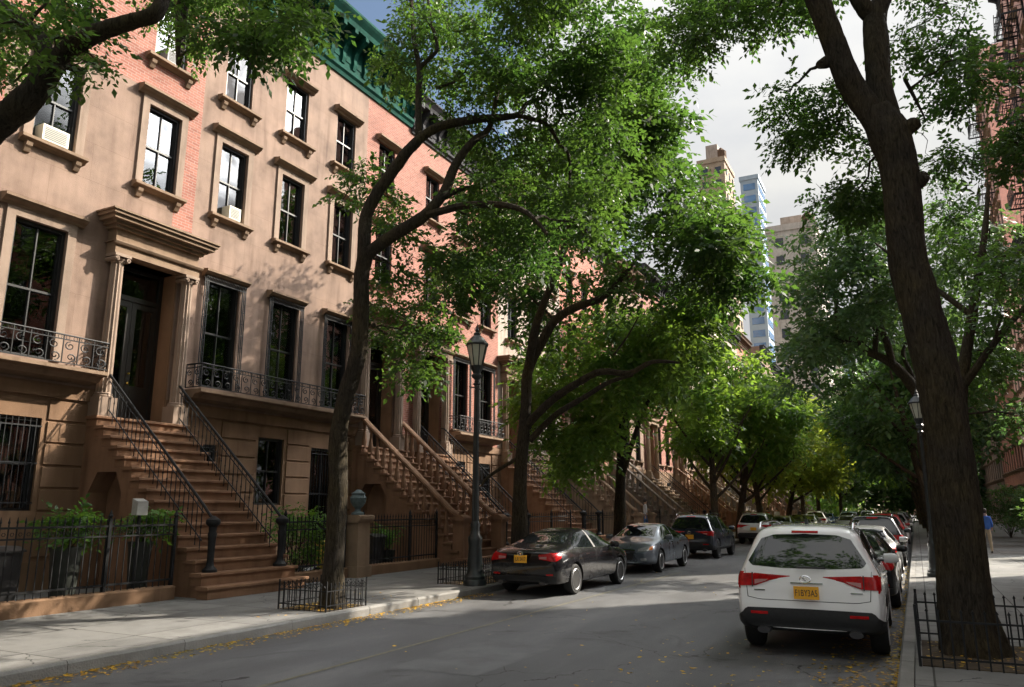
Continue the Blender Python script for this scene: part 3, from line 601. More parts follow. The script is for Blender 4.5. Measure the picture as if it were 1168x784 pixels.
# ------------------------------------------------------------------ stoop
def nosing_step(b, x0, x1, ya, yb, z0, z1, ov=0.05):
    b.box(x0, x1, ya, yb, z0, z1-0.07)
    b.prism([(x0, z1-0.07), (x1+ov-0.02, z1-0.07), (x1+ov, z1-0.055), (x1+ov, z1-0.015), (x1+ov-0.02, z1), (x0, z1)], ya-ov, yb+ov)
def stoop(root, yc, w, zt, n, xb, mat='stoop_stone', rail='iron', wide=2, arch=True, detail=True, x_top=0.40):
    """steps from x = xb (bottom) up to the landing at x = x_top, landing height zt; local coordinates of the house"""
    b = MB(); tr = (xb-x_top)/(n-1); rs = zt/n
    for i in range(n):
        z = rs*(i+1); x1 = xb-tr*i
        wx = 0.14*(wide-i)/wide if i < wide else 0
        xin = x1-tr-0.02 if i < n-1 else -0.02
        ya, yb = yc-w/2-wx, yc+w/2+wx
        low = max(-0.02, z-0.9) if i > 7 else -0.02
        if i < n-1: nosing_step(b, xin, x1, ya, yb, z-rs, z)
        else: nosing_step(b, -0.02, x1, ya, yb, z-rs, z)
    # flank below the steps with the small arched door under the landing
    pts = [(xb-tr*0.3, -0.02)]
    for i in range(n-1): pts += [(xb-tr*(i+1)-0.021, rs*(i+1)-0.001*0-0.0)] if i == 0 else [(xb-tr*i-0.021, rs*i), (xb-tr*(i+1)-0.021, rs*i)]
    fl = [(xb-tr-0.03, -0.02)]
    for i in range(1, n): fl += [(xb-tr*i-0.03, rs*i-0.005), (xb-tr*(i+1)-0.03 if i < n-1 else -0.02, rs*i-0.005)]
    if arch:
        fl += [(-0.02, -0.02), (0.35, -0.02), (0.35, 2.1), (0.62, 2.55), (1.25, 2.55), (1.5, 2.1), (1.5, -0.02)]
        for s in (0, 1):
            ya = yc-w/2+0.002 if s == 0 else yc+w/2-0.5; b.prism(fl, ya, ya+0.498)
        b.prism([(q if q > 0 else q, r) for q, r in fl[:-7]]+[(-0.02, -0.02)], yc-w/2+0.5, yc+w/2-0.5)
    else: b.prism(fl+[(-0.02, -0.02)], yc-w/2+0.002, yc+w/2-0.002)
    so = b.build('stoop', mat, root)
    sl = rs/tr
    if rail == 'iron':
        for s in (-1, 1):
            r = MB(); y = yc+s*(w/2-0.26)
            xs, xe = xb-0.18-tr*wide, x_top-0.15
            def zr(x): return (xb-x)*sl+rs
            hr = 0.92
            z_s, z_e = zr(xs)+hr, zr(xe)+hr
            r.tube([(xs+0.32, y, z_s-0.30), (xs+0.1, y, z_s-0.1), (xs, y, z_s), (xe, y, z_e), (xe-0.15, y, z_e+0.03), (0.1, y, z_e+0.03)], 0.030, 6)
            r.tube([(xs, y, z_s-0.14), (xe, y, z_e-0.14), (0.1, y, z_e-0.12)], 0.012, 4)
            r.tube([(xs, y, z_s-hr+0.22), (xe, y, z_e-hr+0.16), (0.1, y, z_e-hr+0.16)], 0.014, 4)
            k = 0; x = xs-0.05
            while x > xe:
                z0 = zr(x)+0.10; r.tube([(x, y, z0-0.14), (x, y, z0+hr-0.12)], 0.010, 4)
                if detail:
                    r.lathe([(0.008, 0), (0.02, 0.03), (0.008, 0.06)], (x, y, z0+hr*0.35), 5)
                x -= 0.145
            x = xe-0.12
            while x > 0.12: r.tube([(x, y, z_e-hr), (x, y, z_e)], 0.010, 4); x -= 0.13
            r.build('railing', 'iron', so, True)
            p = MB(); px = xs+0.30; pz = rs*wide
            p.lathe([(0.15, 0), (0.15, 0.05), (0.12, 0.08), (0.085, 0.12), (0.07, 0.2), (0.075, 0.6), (0.095, 0.75), (0.075, 0.8), (0.085, 0.9), (0.14, 0.95), (0.15, 0.99), (0.14, 1.04), (0.08, 1.08), (0.02, 1.12)], (px, y, pz), 12)
            p.build('newel_post', 'iron', so, True)
            if detail:
                for x2 in (xe+0.3,): pass
    else:
        for s in (-1, 1):
            y = yc+s*(w/2-0.14)
            xs, xe = xb-tr*wide-0.15, x_top-0.1
            def zr(x): return (xb-x)*sl+rs
            r = MB(); hr = 0.82
            prof = [(-0.13, 0), (0.13, 0), (0.15, 0.05), (0.13, 0.11), (0.06, 0.15), (-0.06, 0.15), (-0.13, 0.11), (-0.15, 0.05)]
            def sweep(path, pf):
                base = len(r.v); n2 = len(pf)
                for (x, z) in path:
                    for (a, c_) in pf: r.v.append((x, y+a, z+c_))
                for i in range(len(path)-1):
                    for k in range(n2): a = base+i*n2+k; b2 = base+i*n2+(k+1) % n2; r.f.append((a, b2, b2+n2, a+n2)); r.m.append(0)
                r.f.append(tuple(base+k for k in range(n2))); r.f.append(tuple(base+(len(path)-1)*n2+k for k in range(n2))); r.m += [0, 0]
            sweep([(xs+0.35, zr(xs)+hr-0.22), (xs+0.15, zr(xs)+hr-0.12), (xs-0.15, zr(xs-0.15)+hr), (xe+0.1, zr(xe+0.1)+hr), (xe-0.1, zr(xe)+hr+0.06), (0.0, zr(xe)+hr+0.06)], prof)
            r.build('handrail', mat, so, True)
            q = MB(); x = xs-0.12
            while x > 0.2:
                xc = max(x, xe); i = int((xb-x)/tr); z0 = rs*(i+1) if x > x_top else zt; h_ = (zr(xc)+hr+0.03 if x > xe else zr(xe)+hr+0.08)-z0
                q.lathe([(0.085, 0), (0.085, h_*0.08), (0.045, h_*0.13), (0.095, h_*0.32), (0.08, h_*0.45), (0.04, h_*0.68), (0.05, h_*0.76), (0.035, h_*0.82), (0.07, h_*0.9), (0.07, h_)], (x, y, z0), 8 if detail else 5)
                x -= tr
            q.build('baluster', mat, so, True)
            p = MB(); px = xs+0.42; ph = 1.5
            p.box(px-0.24, px+0.24, y-0.24, y+0.24, 0, 0.2); p.box(px-0.19, px+0.19, y-0.19, y+0.19, 0.2, ph-0.2)
            p.box(px-0.22, px+0.22, y-0.22, y+0.22, ph-0.2, ph-0.13); p.box(px-0.26, px+0.26, y-0.26, y+0.26, ph-0.13, ph-0.03); p.prism([(px-0.22, ph-0.03), (px+0.22, ph-0.03), (px+0.1, ph+0.05), (px-0.1, ph+0.05)], y-0.22, y+0.22)
            p.build('newel_post', mat, so)
    return so
# ------------------------------------------------------------------ houses
XFL = XF
def house(name, y0, y1, label, bays, door_bay, mats=('facade_stone', 'brick_pink', 'base_stone', 'roofing'), zone=None, group='row houses on the left side of the street',
          z_top=17.2, corn=('cornice_green', 2.2, 0.8), styles=None, base_holes=None, stoop_args=None, door='door_black', balc=None, floors=None, door_simple=False, rust=True, trimmed=True):
    root = empty(name, (XFL, y0, SW), label, 'house', group)
    w = y1-y0; Z = zw
    holes = []; wins = []
    floors = floors or [('P', Z(5.15), 3.05, 1.2), ('3', Z(10.1), 2.25, 1.02), ('4', Z(13.75), 1.95, 1.02)]
    for i, bc in enumerate(bays):
        yc = bc-y0
        for (fn, z, h, ww) in floors:
            if fn == 'P' and i == door_bay: continue
            st = (styles or {}).get((fn, i), {'P': 'cg', '3': 't', '4': 'b'}[fn] if trimmed else 'n1')
            holes.append((yc-ww/2, yc+ww/2, z, z+h)); wins.append((yc, z, ww, h, st))
        if i == door_bay:
            if stoop_args is not None:
                holes.append((yc-0.86, yc+0.86, Z(4.0), Z(8.0), 0.9))
    bh = base_holes if base_holes is not None else [(bc-y0, 1.0, Z(2.0), 1.85, 'nr') for i, bc in enumerate(bays) if i != door_bay]
    for (yc, ww, z, h, st) in bh: holes.append((yc-ww/2, yc+ww/2, z, z+h)); wins.append((yc, z, ww, h, st))
    zb = Z(4.65)
    zn = zone or (lambda y, z: 2 if z < zb else 0)
    wall(root, w, Z(z_top)+corn[1]*0.9, holes, zn, mats, extra_z=[zb, Z(9.3), Z(12.75)], extra_y=[v for v in ()] + list(zone_y.get(name+str(y0), [])))
    for a in wins: put_window(root, *a)
    if rust:
        cuts = sorted([(yc-ww/2-0.12, yc+ww/2+0.12) for (yc, ww, z, h, st) in bh] + ([(bays[door_bay]-y0-1.2, bays[door_bay]-y0+1.2)] if stoop_args is not None else []))
        rects = []; y = 0.05
        for a, c in cuts:
            if a-y > 0.25: rects.append((y, a, 0.7, Z(4.3)))
            y = max(y, c)
        if w-0.05-y > 0.25: rects.append((y, w-0.05, 0.7, Z(4.3)))
        rustic(root, rects)
        b = MB(); dc = (bays[door_bay]-y0) if stoop_args is not None else None
        for a, c in ([(0.0, w)] if dc is None else [(0.0, dc-1.0), (dc+1.0, w)]):
            if c-a > 0.1: b.box(0.0, 0.08, a, c, Z(4.33), Z(4.6))
        b.box(0.0, 0.06, 0, w, 0, 0.62); b.build('belt_course', 'base_stone', root)
    cornice(root, w, Z(z_top), corn[1], corn[0], corn[2])
    if stoop_args is not None:
        yc = bays[door_bay]-y0
        doorway(root, yc, Z(4.0), 1.66, 4.0, door=door, simple=door_simple)
        stoop(root, yc, **stoop_args)
    if balc:
        for (a, c, z) in balc: balcony(root, a-y0, c-y0, Z(z))
    return root
zone_y = {}
# house A: brick with a brownstone panel, door with columns on its right
zone_y['brick_row_house6.0'] = [2.6, 7.15]
def zoneA(y, z):
    if z < zw(9.3): return 0 if z > zw(4.65) else 2
    return 0 if (2.6 < y < 7.15 and z < zw(12.75)) else 1
hA = house('brick_row_house', 6.0, 13.8, 'brick and brownstone row house with fluted door columns at the left edge', [7.15, 9.78, 12.62], 2, zone=zoneA, corn=('cornice_green', 2.2, 0.8),
      styles={('P', 0): 's', ('P', 1): 'sLP', ('3', 0): 't', ('3', 1): 't', ('3', 2): 'ts', ('4', 0): 'b', ('4', 1): '', ('4', 2): ''},
      base_holes=[(3.55, 1.6, zw(1.85), 2.0, 'nr'), (1.1, 1.1, zw(1.85), 2.0, 'nr')],
      stoop_args=dict(w=2.5, zt=zw(4.0), n=16, xb=4.55, rail='iron', wide=2), balc=[(8.4, 11.35, 4.98)])
# house B: brownstone with three barred parlour windows, brick end bay over the second stoop
zone_y['brownstone_row_house13.8'] = [7.4]
def zoneB(y, z):
    if z < zw(4.65): return 2
    return 1 if (y > 7.4 and z > zw(9.3)) else (0)
hB = house('brownstone_row_house', 13.8, 24.0, 'tan brownstone row house with grilled parlour windows and green bracketed cornice', [15.05, 17.5, 20.0, 22.45], 3, zone=zoneB,
      styles={('P', 0): 'cgP', ('P', 1): 'sgP', ('P', 2): 'sgP', ('3', 0): 't', ('3', 1): 'tb', ('3', 2): 't', ('3', 3): 'c', ('4', 0): 'b', ('4', 1): 'b', ('4', 2): '', ('4', 3): 'c'},
      base_holes=[(1.0, 0.9, zw(0.6), 3.0, 'nr'), (3.5, 1.05, zw(2.0), 1.95, 'nb'), (5.9, 1.3, zw(0.9), 2.9, 'nr')],
      stoop_args=dict(w=2.75, zt=zw(4.0), n=16, xb=4.6, rail='stone', wide=2), balc=[(14.0, 20.95, 4.98)])
hC = house('brick_row_house', 24.0, 31.6, 'pink brick row house behind the iron stoop rails, just past the near lamp', [25.7, 28.2, 30.4], 0, zone=lambda y, z: 2 if z < zw(4.65) else (0 if z < zw(9.2) and False else 1),
      styles={('3', 0): 'c', ('3', 1): 'b', ('3', 2): '', ('4', 0): '', ('4', 1): 'c', ('4', 2): 'b'}, corn=('cornice_dark', 1.6, 0.6), z_top=17.0,
      stoop_args=dict(w=2.3, zt=zw(4.0), n=16, xb=4.4, rail='iron', wide=2), balc=[(27.2, 31.2, 4.98)])
specs = [('brownstone_row_house', 'facade_stone_grey', 'cornice_brown', 'stone', 17.2, 1.5), ('brick_row_house', 'brick_red', 'cornice_dark', 'stone', 17.6, 1.4),
         ('brownstone_row_house', 'facade_stone', 'cornice_brown', 'stone', 17.2, 1.6), ('brick_row_house', 'brick_pink', 'cornice_dark', 'stone', 18.6, 1.4),
         ('brownstone_row_house', 'facade_stone', 'cornice_dark', 'stone', 19.4, 1.4), ('cream_row_house', 'facade_cream', 'cornice_dark', 'stone', 20.8, 1.6),
         ('cream_row_house', 'facade_cream', 'cornice_dark', 'stone', 20.8, 1.6), ('brownstone_row_house', 'facade_stone_grey', 'cornice_dark', 'stone', 20.2, 1.4),
         ('brick_row_house', 'brick_red', 'cornice_brown', 'stone', 20.8, 1.4), ('brownstone_row_house', 'facade_stone', 'cornice_dark', 'stone', 19.4, 1.4),
         ('brick_row_house', 'brick_brown', 'cornice_dark', 'stone', 22.4, 1.4), ('cream_row_house', 'facade_cream', 'cornice_dark', 'stone', 21.4, 1.4)]
LBL = ['greyish brownstone row house behind the second pavement tree', 'red brick row house between greyish and tan brownstones in mid block', 'tan brownstone row house with brown cornice beyond the red brick one',
       'pink brick row house partly seen over the green lower branches', 'tan brownstone row house with dark cornice next before the cream fronts', 'nearer of two cream row houses whose roofline shows above the trees',
       'farther of two cream row houses whose roofline shows above the trees', 'grey brownstone row house just past the cream pair', 'red brick row house with brown cornice far down the left side',
       'tan brownstone row house far down the block behind yellow-green trees', 'brown brick row house near the far end of the left row', 'pale cream row house closing the far end of the left row']
yy = 31.6
SP = []
for k, (nm, wm, cm, rl, zt, ch) in enumerate(specs):
    wd = 7.4 if k < 9 else 9.0
    fl = [('P', zw(5.15), 2.9, 1.1), ('3', zw(10.0), 2.15, 1.0), ('4', zw(13.6), 1.9, 1.0)]
    if zt > 19: fl.append(('4', zw(16.9), 1.7, 1.0))
    bays = [yy+1.5, yy+3.85, yy+6.1] if k < 9 else [yy+1.7, yy+4.5, yy+7.3]
    r_ = random.Random(k)
    sty = {(f, i): r_.choice(['', 'c', 'b', 's']) for f in ('P', '3', '4') for i in range(3)}
    house(nm, yy, yy+wd, LBL[k], bays, 0, mats=(wm, wm, ['base_stone', 'stoop_stone', 'facade_stone_grey'][k % 3] if k < 5 else 'stoop_grey', 'roofing'), corn=(cm, ch, 0.6), z_top=zt, floors=fl, styles=sty,
          stoop_args=dict(w=2.4, zt=zw(4.0), n=14 if k < 5 else 10, xb=4.5, rail='iron' if k in (0, 3, 6) else 'stone', mat=['stoop_stone', 'stoop_tan', 'stoop_grey', 'stoop_tan'][k % 4], arch=False, detail=False, wide=2), rust=k < 3,
          door='door_wood' if k % 3 == 0 else 'door_black', door_simple=True)
    yy += wd
YEND = yy
house('brownstone_row_house', -4.0, 5.9, 'brownstone row house left of the column doorway house, outside the picture', [-2.2, 0.8, 3.8], 0, trimmed=True, corn=('cornice_brown', 1.6, 0.6), stoop_args=dict(w=2.4, zt=zw(4.0), n=14, xb=4.4, rail='stone', arch=False, detail=False))
# ------------------------------------------------------------------ iron fences, tree guards
def fence(name, x, y0, y1, label, ht=1.55, base=0.26, group=None, step=0.135, base_mat='base_stone', gate=None):
    root = empty(name, (x, y0, SW), label, 'fence', group); L_ = y1-y0
    if base > 0:
        b = MB(); b.prism([(-0.14, -0.02), (0.15, -0.02), (0.15, base-0.03), (0.12, base), (-0.14, base)], 0, L_); b.build('stone_base', base_mat, root)
    b = MB()
    for z, t in ((base+0.10, 0.018), (ht-0.32, 0.014), (ht-0.14, 0.018)): b.box(-0.018, 0.018, 0, L_, z, z+2*t)
    b.build('rail', 'iron', root)
    b = MB(); n = max(2, int(L_/step)); st = L_/n
    for i in range(n+1):
        y = i*st; b.tube([(0, y, base-0.01), (0, y, ht-0.05)], 0.011, 4)
        b.lathe([(0.011, 0), (0.024, 0.03), (0.016, 0.05), (0.002, 0.12)], (0, y, ht-0.06), 4)
        if i < n: b.tube([(0, y+st/2+0.03*math.cos(a), ht-0.225+0.03*math.sin(a)) for a in np.linspace(0, 6.28, 7)], 0.006, 4)
    b.build('picket', 'iron', root)
    for y in [0.0]+list(np.arange(2.2, L_-1, 2.2))+[L_]:
        b = MB(); b.box(-0.03, 0.03, y-0.03, y+0.03, base-0.01, ht+0.02); b.lathe([(0.02, 0), (0.045, 0.04), (0.03, 0.08), (0.003, 0.16)], (0, y, ht+0.02), 8); b.build('post', 'iron', root)
    return root
def guard(cx, cy, wx, wy, label, ht=0.46, fat=1.0, hoop=True):
    root = empty('tree_guard', (cx, cy, SW), label, 'tree guard', 'iron tree guards round the pavement trees')
    cor = [(-wx/2, -wy/2), (wx/2, -wy/2), (wx/2, wy/2), (-wx/2, wy/2)]
    r = MB(); p = MB()
    for k in range(4):
        a = Vector(cor[k]); c = Vector(cor[(k+1) % 4]); L_ = (c-a).length; n = max(3, round(L_/0.115)); d = (c-a)/n
        for z in (0.10, ht-0.12): r.tube([(a.x, a.y, z), (c.x, c.y, z)], 0.011*fat, 4)
        for i in range(n):
            q = a+d*i; hh = ht + (0.05 if i == 0 else 0)
            p.tube([(q.x, q.y, 0.0), (q.x, q.y, hh)], (0.016 if i == 0 else 0.009)*fat, 4)
            if i: p.tube([(q.x-0.012, q.y, hh-0.02), (q.x, q.y, hh+0.012), (q.x+0.012, q.y, hh-0.02)], 0.007*fat, 4)
            if hoop and i:
                m = q+d*0.5; p.tube([(q.x, q.y, ht-0.09), (m.x, m.y, ht-0.03), (q.x+d.x, q.y+d.y, ht-0.09)], 0.006*fat, 4)
    r.build('rail', 'iron', root); p.build('picket', 'iron', root)
    s = MB(); s.box(-wx/2+0.02, wx/2-0.02, -wy/2+0.02, wy/2-0.02, -0.02, 0.012); o = s.build('tree_pit', 'soil'); o.location = (cx, cy, SW); structure(o)
    return root
XFE = -13.3
fence('iron_fence', XFE, 3.0, 11.05, 'black iron fence on a brownstone kerb left of the near stoop')
fence('iron_fence', XFE, 14.15, 16.35, 'short black iron fence between the near stoop and the urn pier')
fence('iron_fence', XFE, 17.1, 20.75, 'black iron fence between the urn pier and the balustraded stoop')
yf = 27.0
FL = ['black iron fence right of the first thin-railed iron stoop', 'black iron fence behind the black saloon car', 'black iron fence behind the grey saloon car', 'black iron fence behind the dark estate car']
for k in range(4): fence('iron_fence', XFE, yf+0.2+(5.9 if k else 0)+7.4*(k-1 if k else 0), yf+4.4+(5.9 if k else 0)+7.4*(k-1 if k else 0), FL[k], step=0.2)
def pier(x, y, h, w, label, mat='stoop_tan'):
    r = empty('stone_pier', (x, y, SW), label, 'pier')
    b = MB(); b.box(-w/2-0.05, w/2+0.05, -w/2-0.05, w/2+0.05, -0.02, 0.28); b.prism([(-w/2, 0.28), (w/2, 0.28), (w/2-0.02, h-0.2), (-w/2+0.02, h-0.2)], -w/2, w/2); b.build('shaft', mat, r)
    b = MB(); b.prism([(-w/2, h-0.2), (w/2, h-0.2), (w/2+0.06, h-0.13), (w/2+0.08, h-0.1), (w/2+0.08, h-0.03), (w/2, h), (-w/2, h), (-w/2-0.08, h-0.03), (-w/2-0.08, h-0.1), (-w/2-0.06, h-0.13)], -w/2-0.06, w/2+0.06); b.build('cap', mat, r)
    return r
pier(-13.2, 16.72, 1.58, 0.5, 'brownstone pier carrying the dark urn beside the near tree')
b = MB(); b.lathe([(0.17, 0), (0.17, 0.05), (0.09, 0.09), (0.07, 0.16), (0.13, 0.22), (0.2, 0.32), (0.22, 0.44), (0.17, 0.52), (0.19, 0.56), (0.12, 0.6), (0.05, 0.66)], n=16)
o = b.build('stone_urn', 'urn_stone', smooth=True); o.location = (-13.2, 16.72, SW+1.58); tag(o, 'dark weathered urn standing on the brownstone pier', 'urn')
# ------------------------------------------------------------------ street lamps
def lamp(x, y, label):
    r = empty('street_lamp', (x, y, SW), label, 'street lamp', 'old style black street lamps')
    b = MB(); b.lathe([(0.27, 0), (0.27, 0.1), (0.24, 0.14), (0.25, 0.2), (0.2, 0.27), (0.17, 0.4), (0.18, 0.5), (0.15, 0.9), (0.17, 1.0), (0.17, 1.08), (0.12, 1.15), (0.1, 1.3), (0.12, 1.38), (0.09, 1.45)], n=16); b.build('base', 'lamp_iron', r, True)
    b = MB(); n = 16; base = 0
    for i, z in enumerate((1.44, 3.2, 4.75)):
        for k in range(n): q = (0.085, 0.072, 0.06)[i]*(1 if k % 2 else 0.85); a = 2*math.pi*k/n; b.v.append((q*math.cos(a), q*math.sin(a), z))
    for i in range(2):
        for k in range(n): a = i*n+k; c = i*n+(k+1) % n; b.f.append((a, c, c+n, a+n)); b.m.append(0)
    b.lathe([(0.06, 0), (0.10, 0.03), (0.06, 0.07), (0.055, 0.14), (0.12, 0.2), (0.13, 0.25), (0.09, 0.3), (0.15, 0.42), (0.17, 0.48)], (0, 0, 4.7), 12); b.tube([(0, -0.35, 4.62), (0, 0.35, 4.62)], 0.018, 6); b.build('pole', 'lamp_iron', r)
    b = MB(); b.lathe([(0.135, 0), (0.25, 0.5)], (0, 0, 5.19), 8); g = b.build('lantern_glass', 'lamp_glass', r)
    b = MB()
    for k in range(8): a = 2*math.pi*k/8; b.tube([(0.14*math.cos(a), 0.14*math.sin(a), 5.17), (0.258*math.cos(a), 0.258*math.sin(a), 5.7)], 0.014, 4)
    b.lathe([(0.28, 0), (0.29, 0.04), (0.24, 0.1), (0.16, 0.2), (0.08, 0.27), (0.09, 0.31), (0.04, 0.35), (0.05, 0.4), (0.012, 0.48), (0.004, 0.6)], (0, 0, 5.69), 16); b.build('lantern_cap', 'lamp_iron', r)
    return r
lamp(-9.3, 16.2, 'tall black lamp post with pale lantern by the left kerb')
lamp(0.3, 23.7, 'black lamp post behind the big tree on the right pavement').scale = (0.8, 0.8, 0.8)
# ------------------------------------------------------------------ cars
def interp(tab, t):
    for i in range(len(tab)-1):
        if t <= tab[i+1][0]:
            a, b = tab[i], tab[i+1]; u = (t-a[0])/(b[0]-a[0]); u = max(0, min(1, u)); return a[1]+(b[1]-a[1])*u
    return tab[-1][1]
KINDS = {
 'sedan': dict(L=4.75, W=0.91, H=1.44, zb=0.24, wr=0.335, ax=(-1.38, 1.42),
   top=[(-2.375,.93),(-2.25,1.02),(-1.75,1.075),(-1.55,1.09),(-1.15,1.25),(-0.75,1.385),(-0.3,1.44),(0.15,1.435),(0.5,1.37),(0.95,1.18),(1.3,1.01),(1.8,.93),(2.1,.83),(2.28,.70),(2.375,.6)],
   belt=[(-2.375,.86),(-1.7,.95),(-0.8,.955),(0.9,.93),(1.3,.90),(2.0,.80),(2.375,.56)],
   wid=[(-2.375,.80),(-2.2,.88),(-1.6,.91),(1.4,.91),(2.0,.87),(2.25,.76),(2.375,.66)],
   rw=[(-2.375,.70),(-1.6,.72),(-0.9,.60),(-0.3,.585),(0.4,.60),(1.0,.68),(1.4,.74),(2.0,.70),(2.375,.55)],
   st=[-2.375,-2.34,-2.22,-1.95,-1.72,-1.5,-1.15,-0.78,-0.3,0.1,0.48,0.92,1.28,1.6,1.95,2.2,2.33,2.375], rear=[(.24,.10),(.5,.0),(.78,.0),(.95,.04),(1.1,.05)]),
 'suv': dict(L=4.5, W=0.925, H=1.68, zb=0.30, wr=0.36, ax=(-1.33, 1.36),
   top=[(-2.25,1.56),(-2.15,1.62),(-1.8,1.66),(-0.8,1.69),(0.0,1.675),(0.45,1.61),(0.95,1.34),(1.3,1.14),(1.75,1.06),(2.05,.97),(2.2,.84),(2.25,.78)],
   belt=[(-2.25,1.08),(-1.5,1.07),(-0.6,1.03),(0.9,1.0),(1.3,1.0),(2.0,.9),(2.25,.68)],
   wid=[(-2.25,.84),(-2.1,.91),(-1.6,.925),(1.4,.92),(1.9,.89),(2.15,.8),(2.25,.72)],
   rw=[(-2.25,.62),(-2.0,.66),(-1.0,.655),(0.2,.65),(0.8,.68),(1.3,.76),(2.0,.74),(2.25,.6)],
   st=[-2.25,-2.21,-2.08,-1.85,-1.5,-1.1,-0.6,-0.1,0.4,0.7,0.98,1.28,1.6,1.9,2.08,2.21,2.25], rear=[(.3,.10),(.5,.0),(.74,.0),(.80,.07),(1.02,.09),(1.12,.13),(1.6,.40),(1.7,.42)]),
}
CARC = {}
def car_body(kind):
    if kind in CARC: return CARC[kind]
    K = KINDS[kind]; bm = bmesh.new(); rows = []; L2 = K['L']/2
    for y in K['st']:
        w = interp(K['wid'], y); bt = interp(K['belt'], y); tp = interp(K['top'], y); rw = min(interp(K['rw'], y), w-0.05); zb = K['zb']+(0.06 if abs(y) > L2-0.1 else 0)
        bt = min(bt, tp-0.03)
        cab = tp-bt
        P = [(0, zb), (w*0.8, zb), (w*0.965, zb+0.03), (w*0.99, zb+0.14), (w, zb+(bt-zb)*0.55), (w*0.99, bt-0.10), (w*0.945, bt)]
        if cab > 0.2: P += [(w*0.92-(w*0.92-rw)*0.5, bt+cab*0.46), (rw+0.0, tp-0.10), (rw-0.09, tp-0.025), (rw*0.5, tp-0.003), (0, tp)]
        else: P += [(w*0.90, bt+cab*0.35), (w*0.82, bt+cab*0.7), (w*0.7, tp-0.015), (w*0.4, tp-0.004), (0, tp)]
        row = []
        wt = max(0, min(1, (-y-(L2-0.75))/0.75))**1.2
        for s in (1, -1):
            for i, (x, z) in enumerate(P):
                if s == -1 and i in (0, len(P)-1): continue
                yy_ = y+(interp(K['rear'], z)*wt if y < 0 else -(0.14*max(0, z-0.62)+0.10*(abs(x)/K['W'])**2.5)*max(0, (y-(L2-0.35))/0.35))
                if y < 0: yy_ += 0.10*(abs(x)/K['W'])**3*max(0, (-y-(L2-0.3))/0.3)
                row.append(bm.verts.new((s*x, yy_, z)))
        n = len(P)
        loop = row[:n]+list(reversed(row[n:]))   # 0..n-1 right side bottom->top, then left side top->bottom
        rows.append(loop)
    M = len(rows[0])
    for a, b in zip(rows[:-1], rows[1:]):
        for k in range(M): bm.faces.new((a[k], a[(k+1) % M], b[(k+1) % M], b[k]))
    for rw_, fl in ((rows[0], False), (rows[-1], True)):
        n = len(P)
        for i in range(n-1):
            r1, r2 = rw_[i], rw_[i+1]; l1 = rw_[(M-i) % M]; l2 = rw_[(M-i-1) % M]
            vs = [r1, r2, l2, l1]; vs2 = []
            for v in vs:
                if v not in vs2: vs2.append(v)
            if len(vs2) > 2: bm.faces.new(vs2)
    bmesh.ops.recalc_face_normals(bm, faces=bm.faces)
    me = bpy.data.meshes.new('body'); bm.to_mesh(me); bm.free()
    o = bpy.data.objects.new('tmp', me); COL.objects.link(o)
    sd = o.modifiers.new('s', 'SUBSURF'); sd.levels = 3; sd.render_levels = 3
    me.materials.append(MATS['paint_white']); me.materials.append(MATS['underbody'])
    dg = bpy.context.evaluated_depsgraph_get(); m0 = bpy.data.meshes.new_from_object(o.evaluated_get(dg))
    b0 = bmesh.new(); b0.from_mesh(m0); bvh = BVHTree.FromBMesh(b0); b0.free()
    c = MB()
    for ya in K['ax']:
        for s in (-1, 1):
            c.cur = 1; r = K['wr']+0.055; n = 28; base = len(c.v)
            for x in (s*0.60, s*1.3):
                for k in range(n): a = 2*math.pi*k/n; c.v.append((x, ya+r*math.cos(a), K['wr']+r*math.sin(a)*1.0))
            for k in range(n): a = base+k; b2 = base+(k+1) % n; c.f.append((a, b2, b2+n, a+n)); c.m.append(1)
            c.f.append(tuple(base+k for k in range(n))); c.f.append(tuple(base+n+k for k in range(n-1, -1, -1))); c.m += [1, 1]
    cm = c.mesh('cut', ['paint_white', 'underbody']); co = bpy.data.objects.new('tmpcut', cm); COL.objects.link(co)
    bo = o.modifiers.new('b', 'BOOLEAN'); bo.operation = 'DIFFERENCE'; bo.object = co; bo.solver = 'EXACT'
    dg = bpy.context.evaluated_depsgraph_get(); dg.update(); m1 = bpy.data.meshes.new_from_object(o.evaluated_get(dg))
    m1.polygons.foreach_set('use_smooth', [True]*len(m1.polygons))
    try: m1.set_sharp_from_angle(angle=R(40))
    except Exception: pass
    bpy.data.objects.remove(o); bpy.data.objects.remove(co)
    m1.name = 'body'
    CARC[kind] = (m1, bvh); return CARC[kind]
def resample(pl, n):
    pl = [Vector(p) for p in pl]; d = [0]
    for a, b in zip(pl[:-1], pl[1:]): d.append(d[-1]+(b-a).length)
    if d[-1] < 1e-9: return [pl[0]]*n
    out = []
    for k in range(n):
        t = d[-1]*k/(n-1); i = 0
        while i < len(d)-2 and d[i+1] < t: i += 1
        u = (t-d[i])/max(1e-9, d[i+1]-d[i]); out.append(pl[i].lerp(pl[i+1], min(1, u)))
    return out
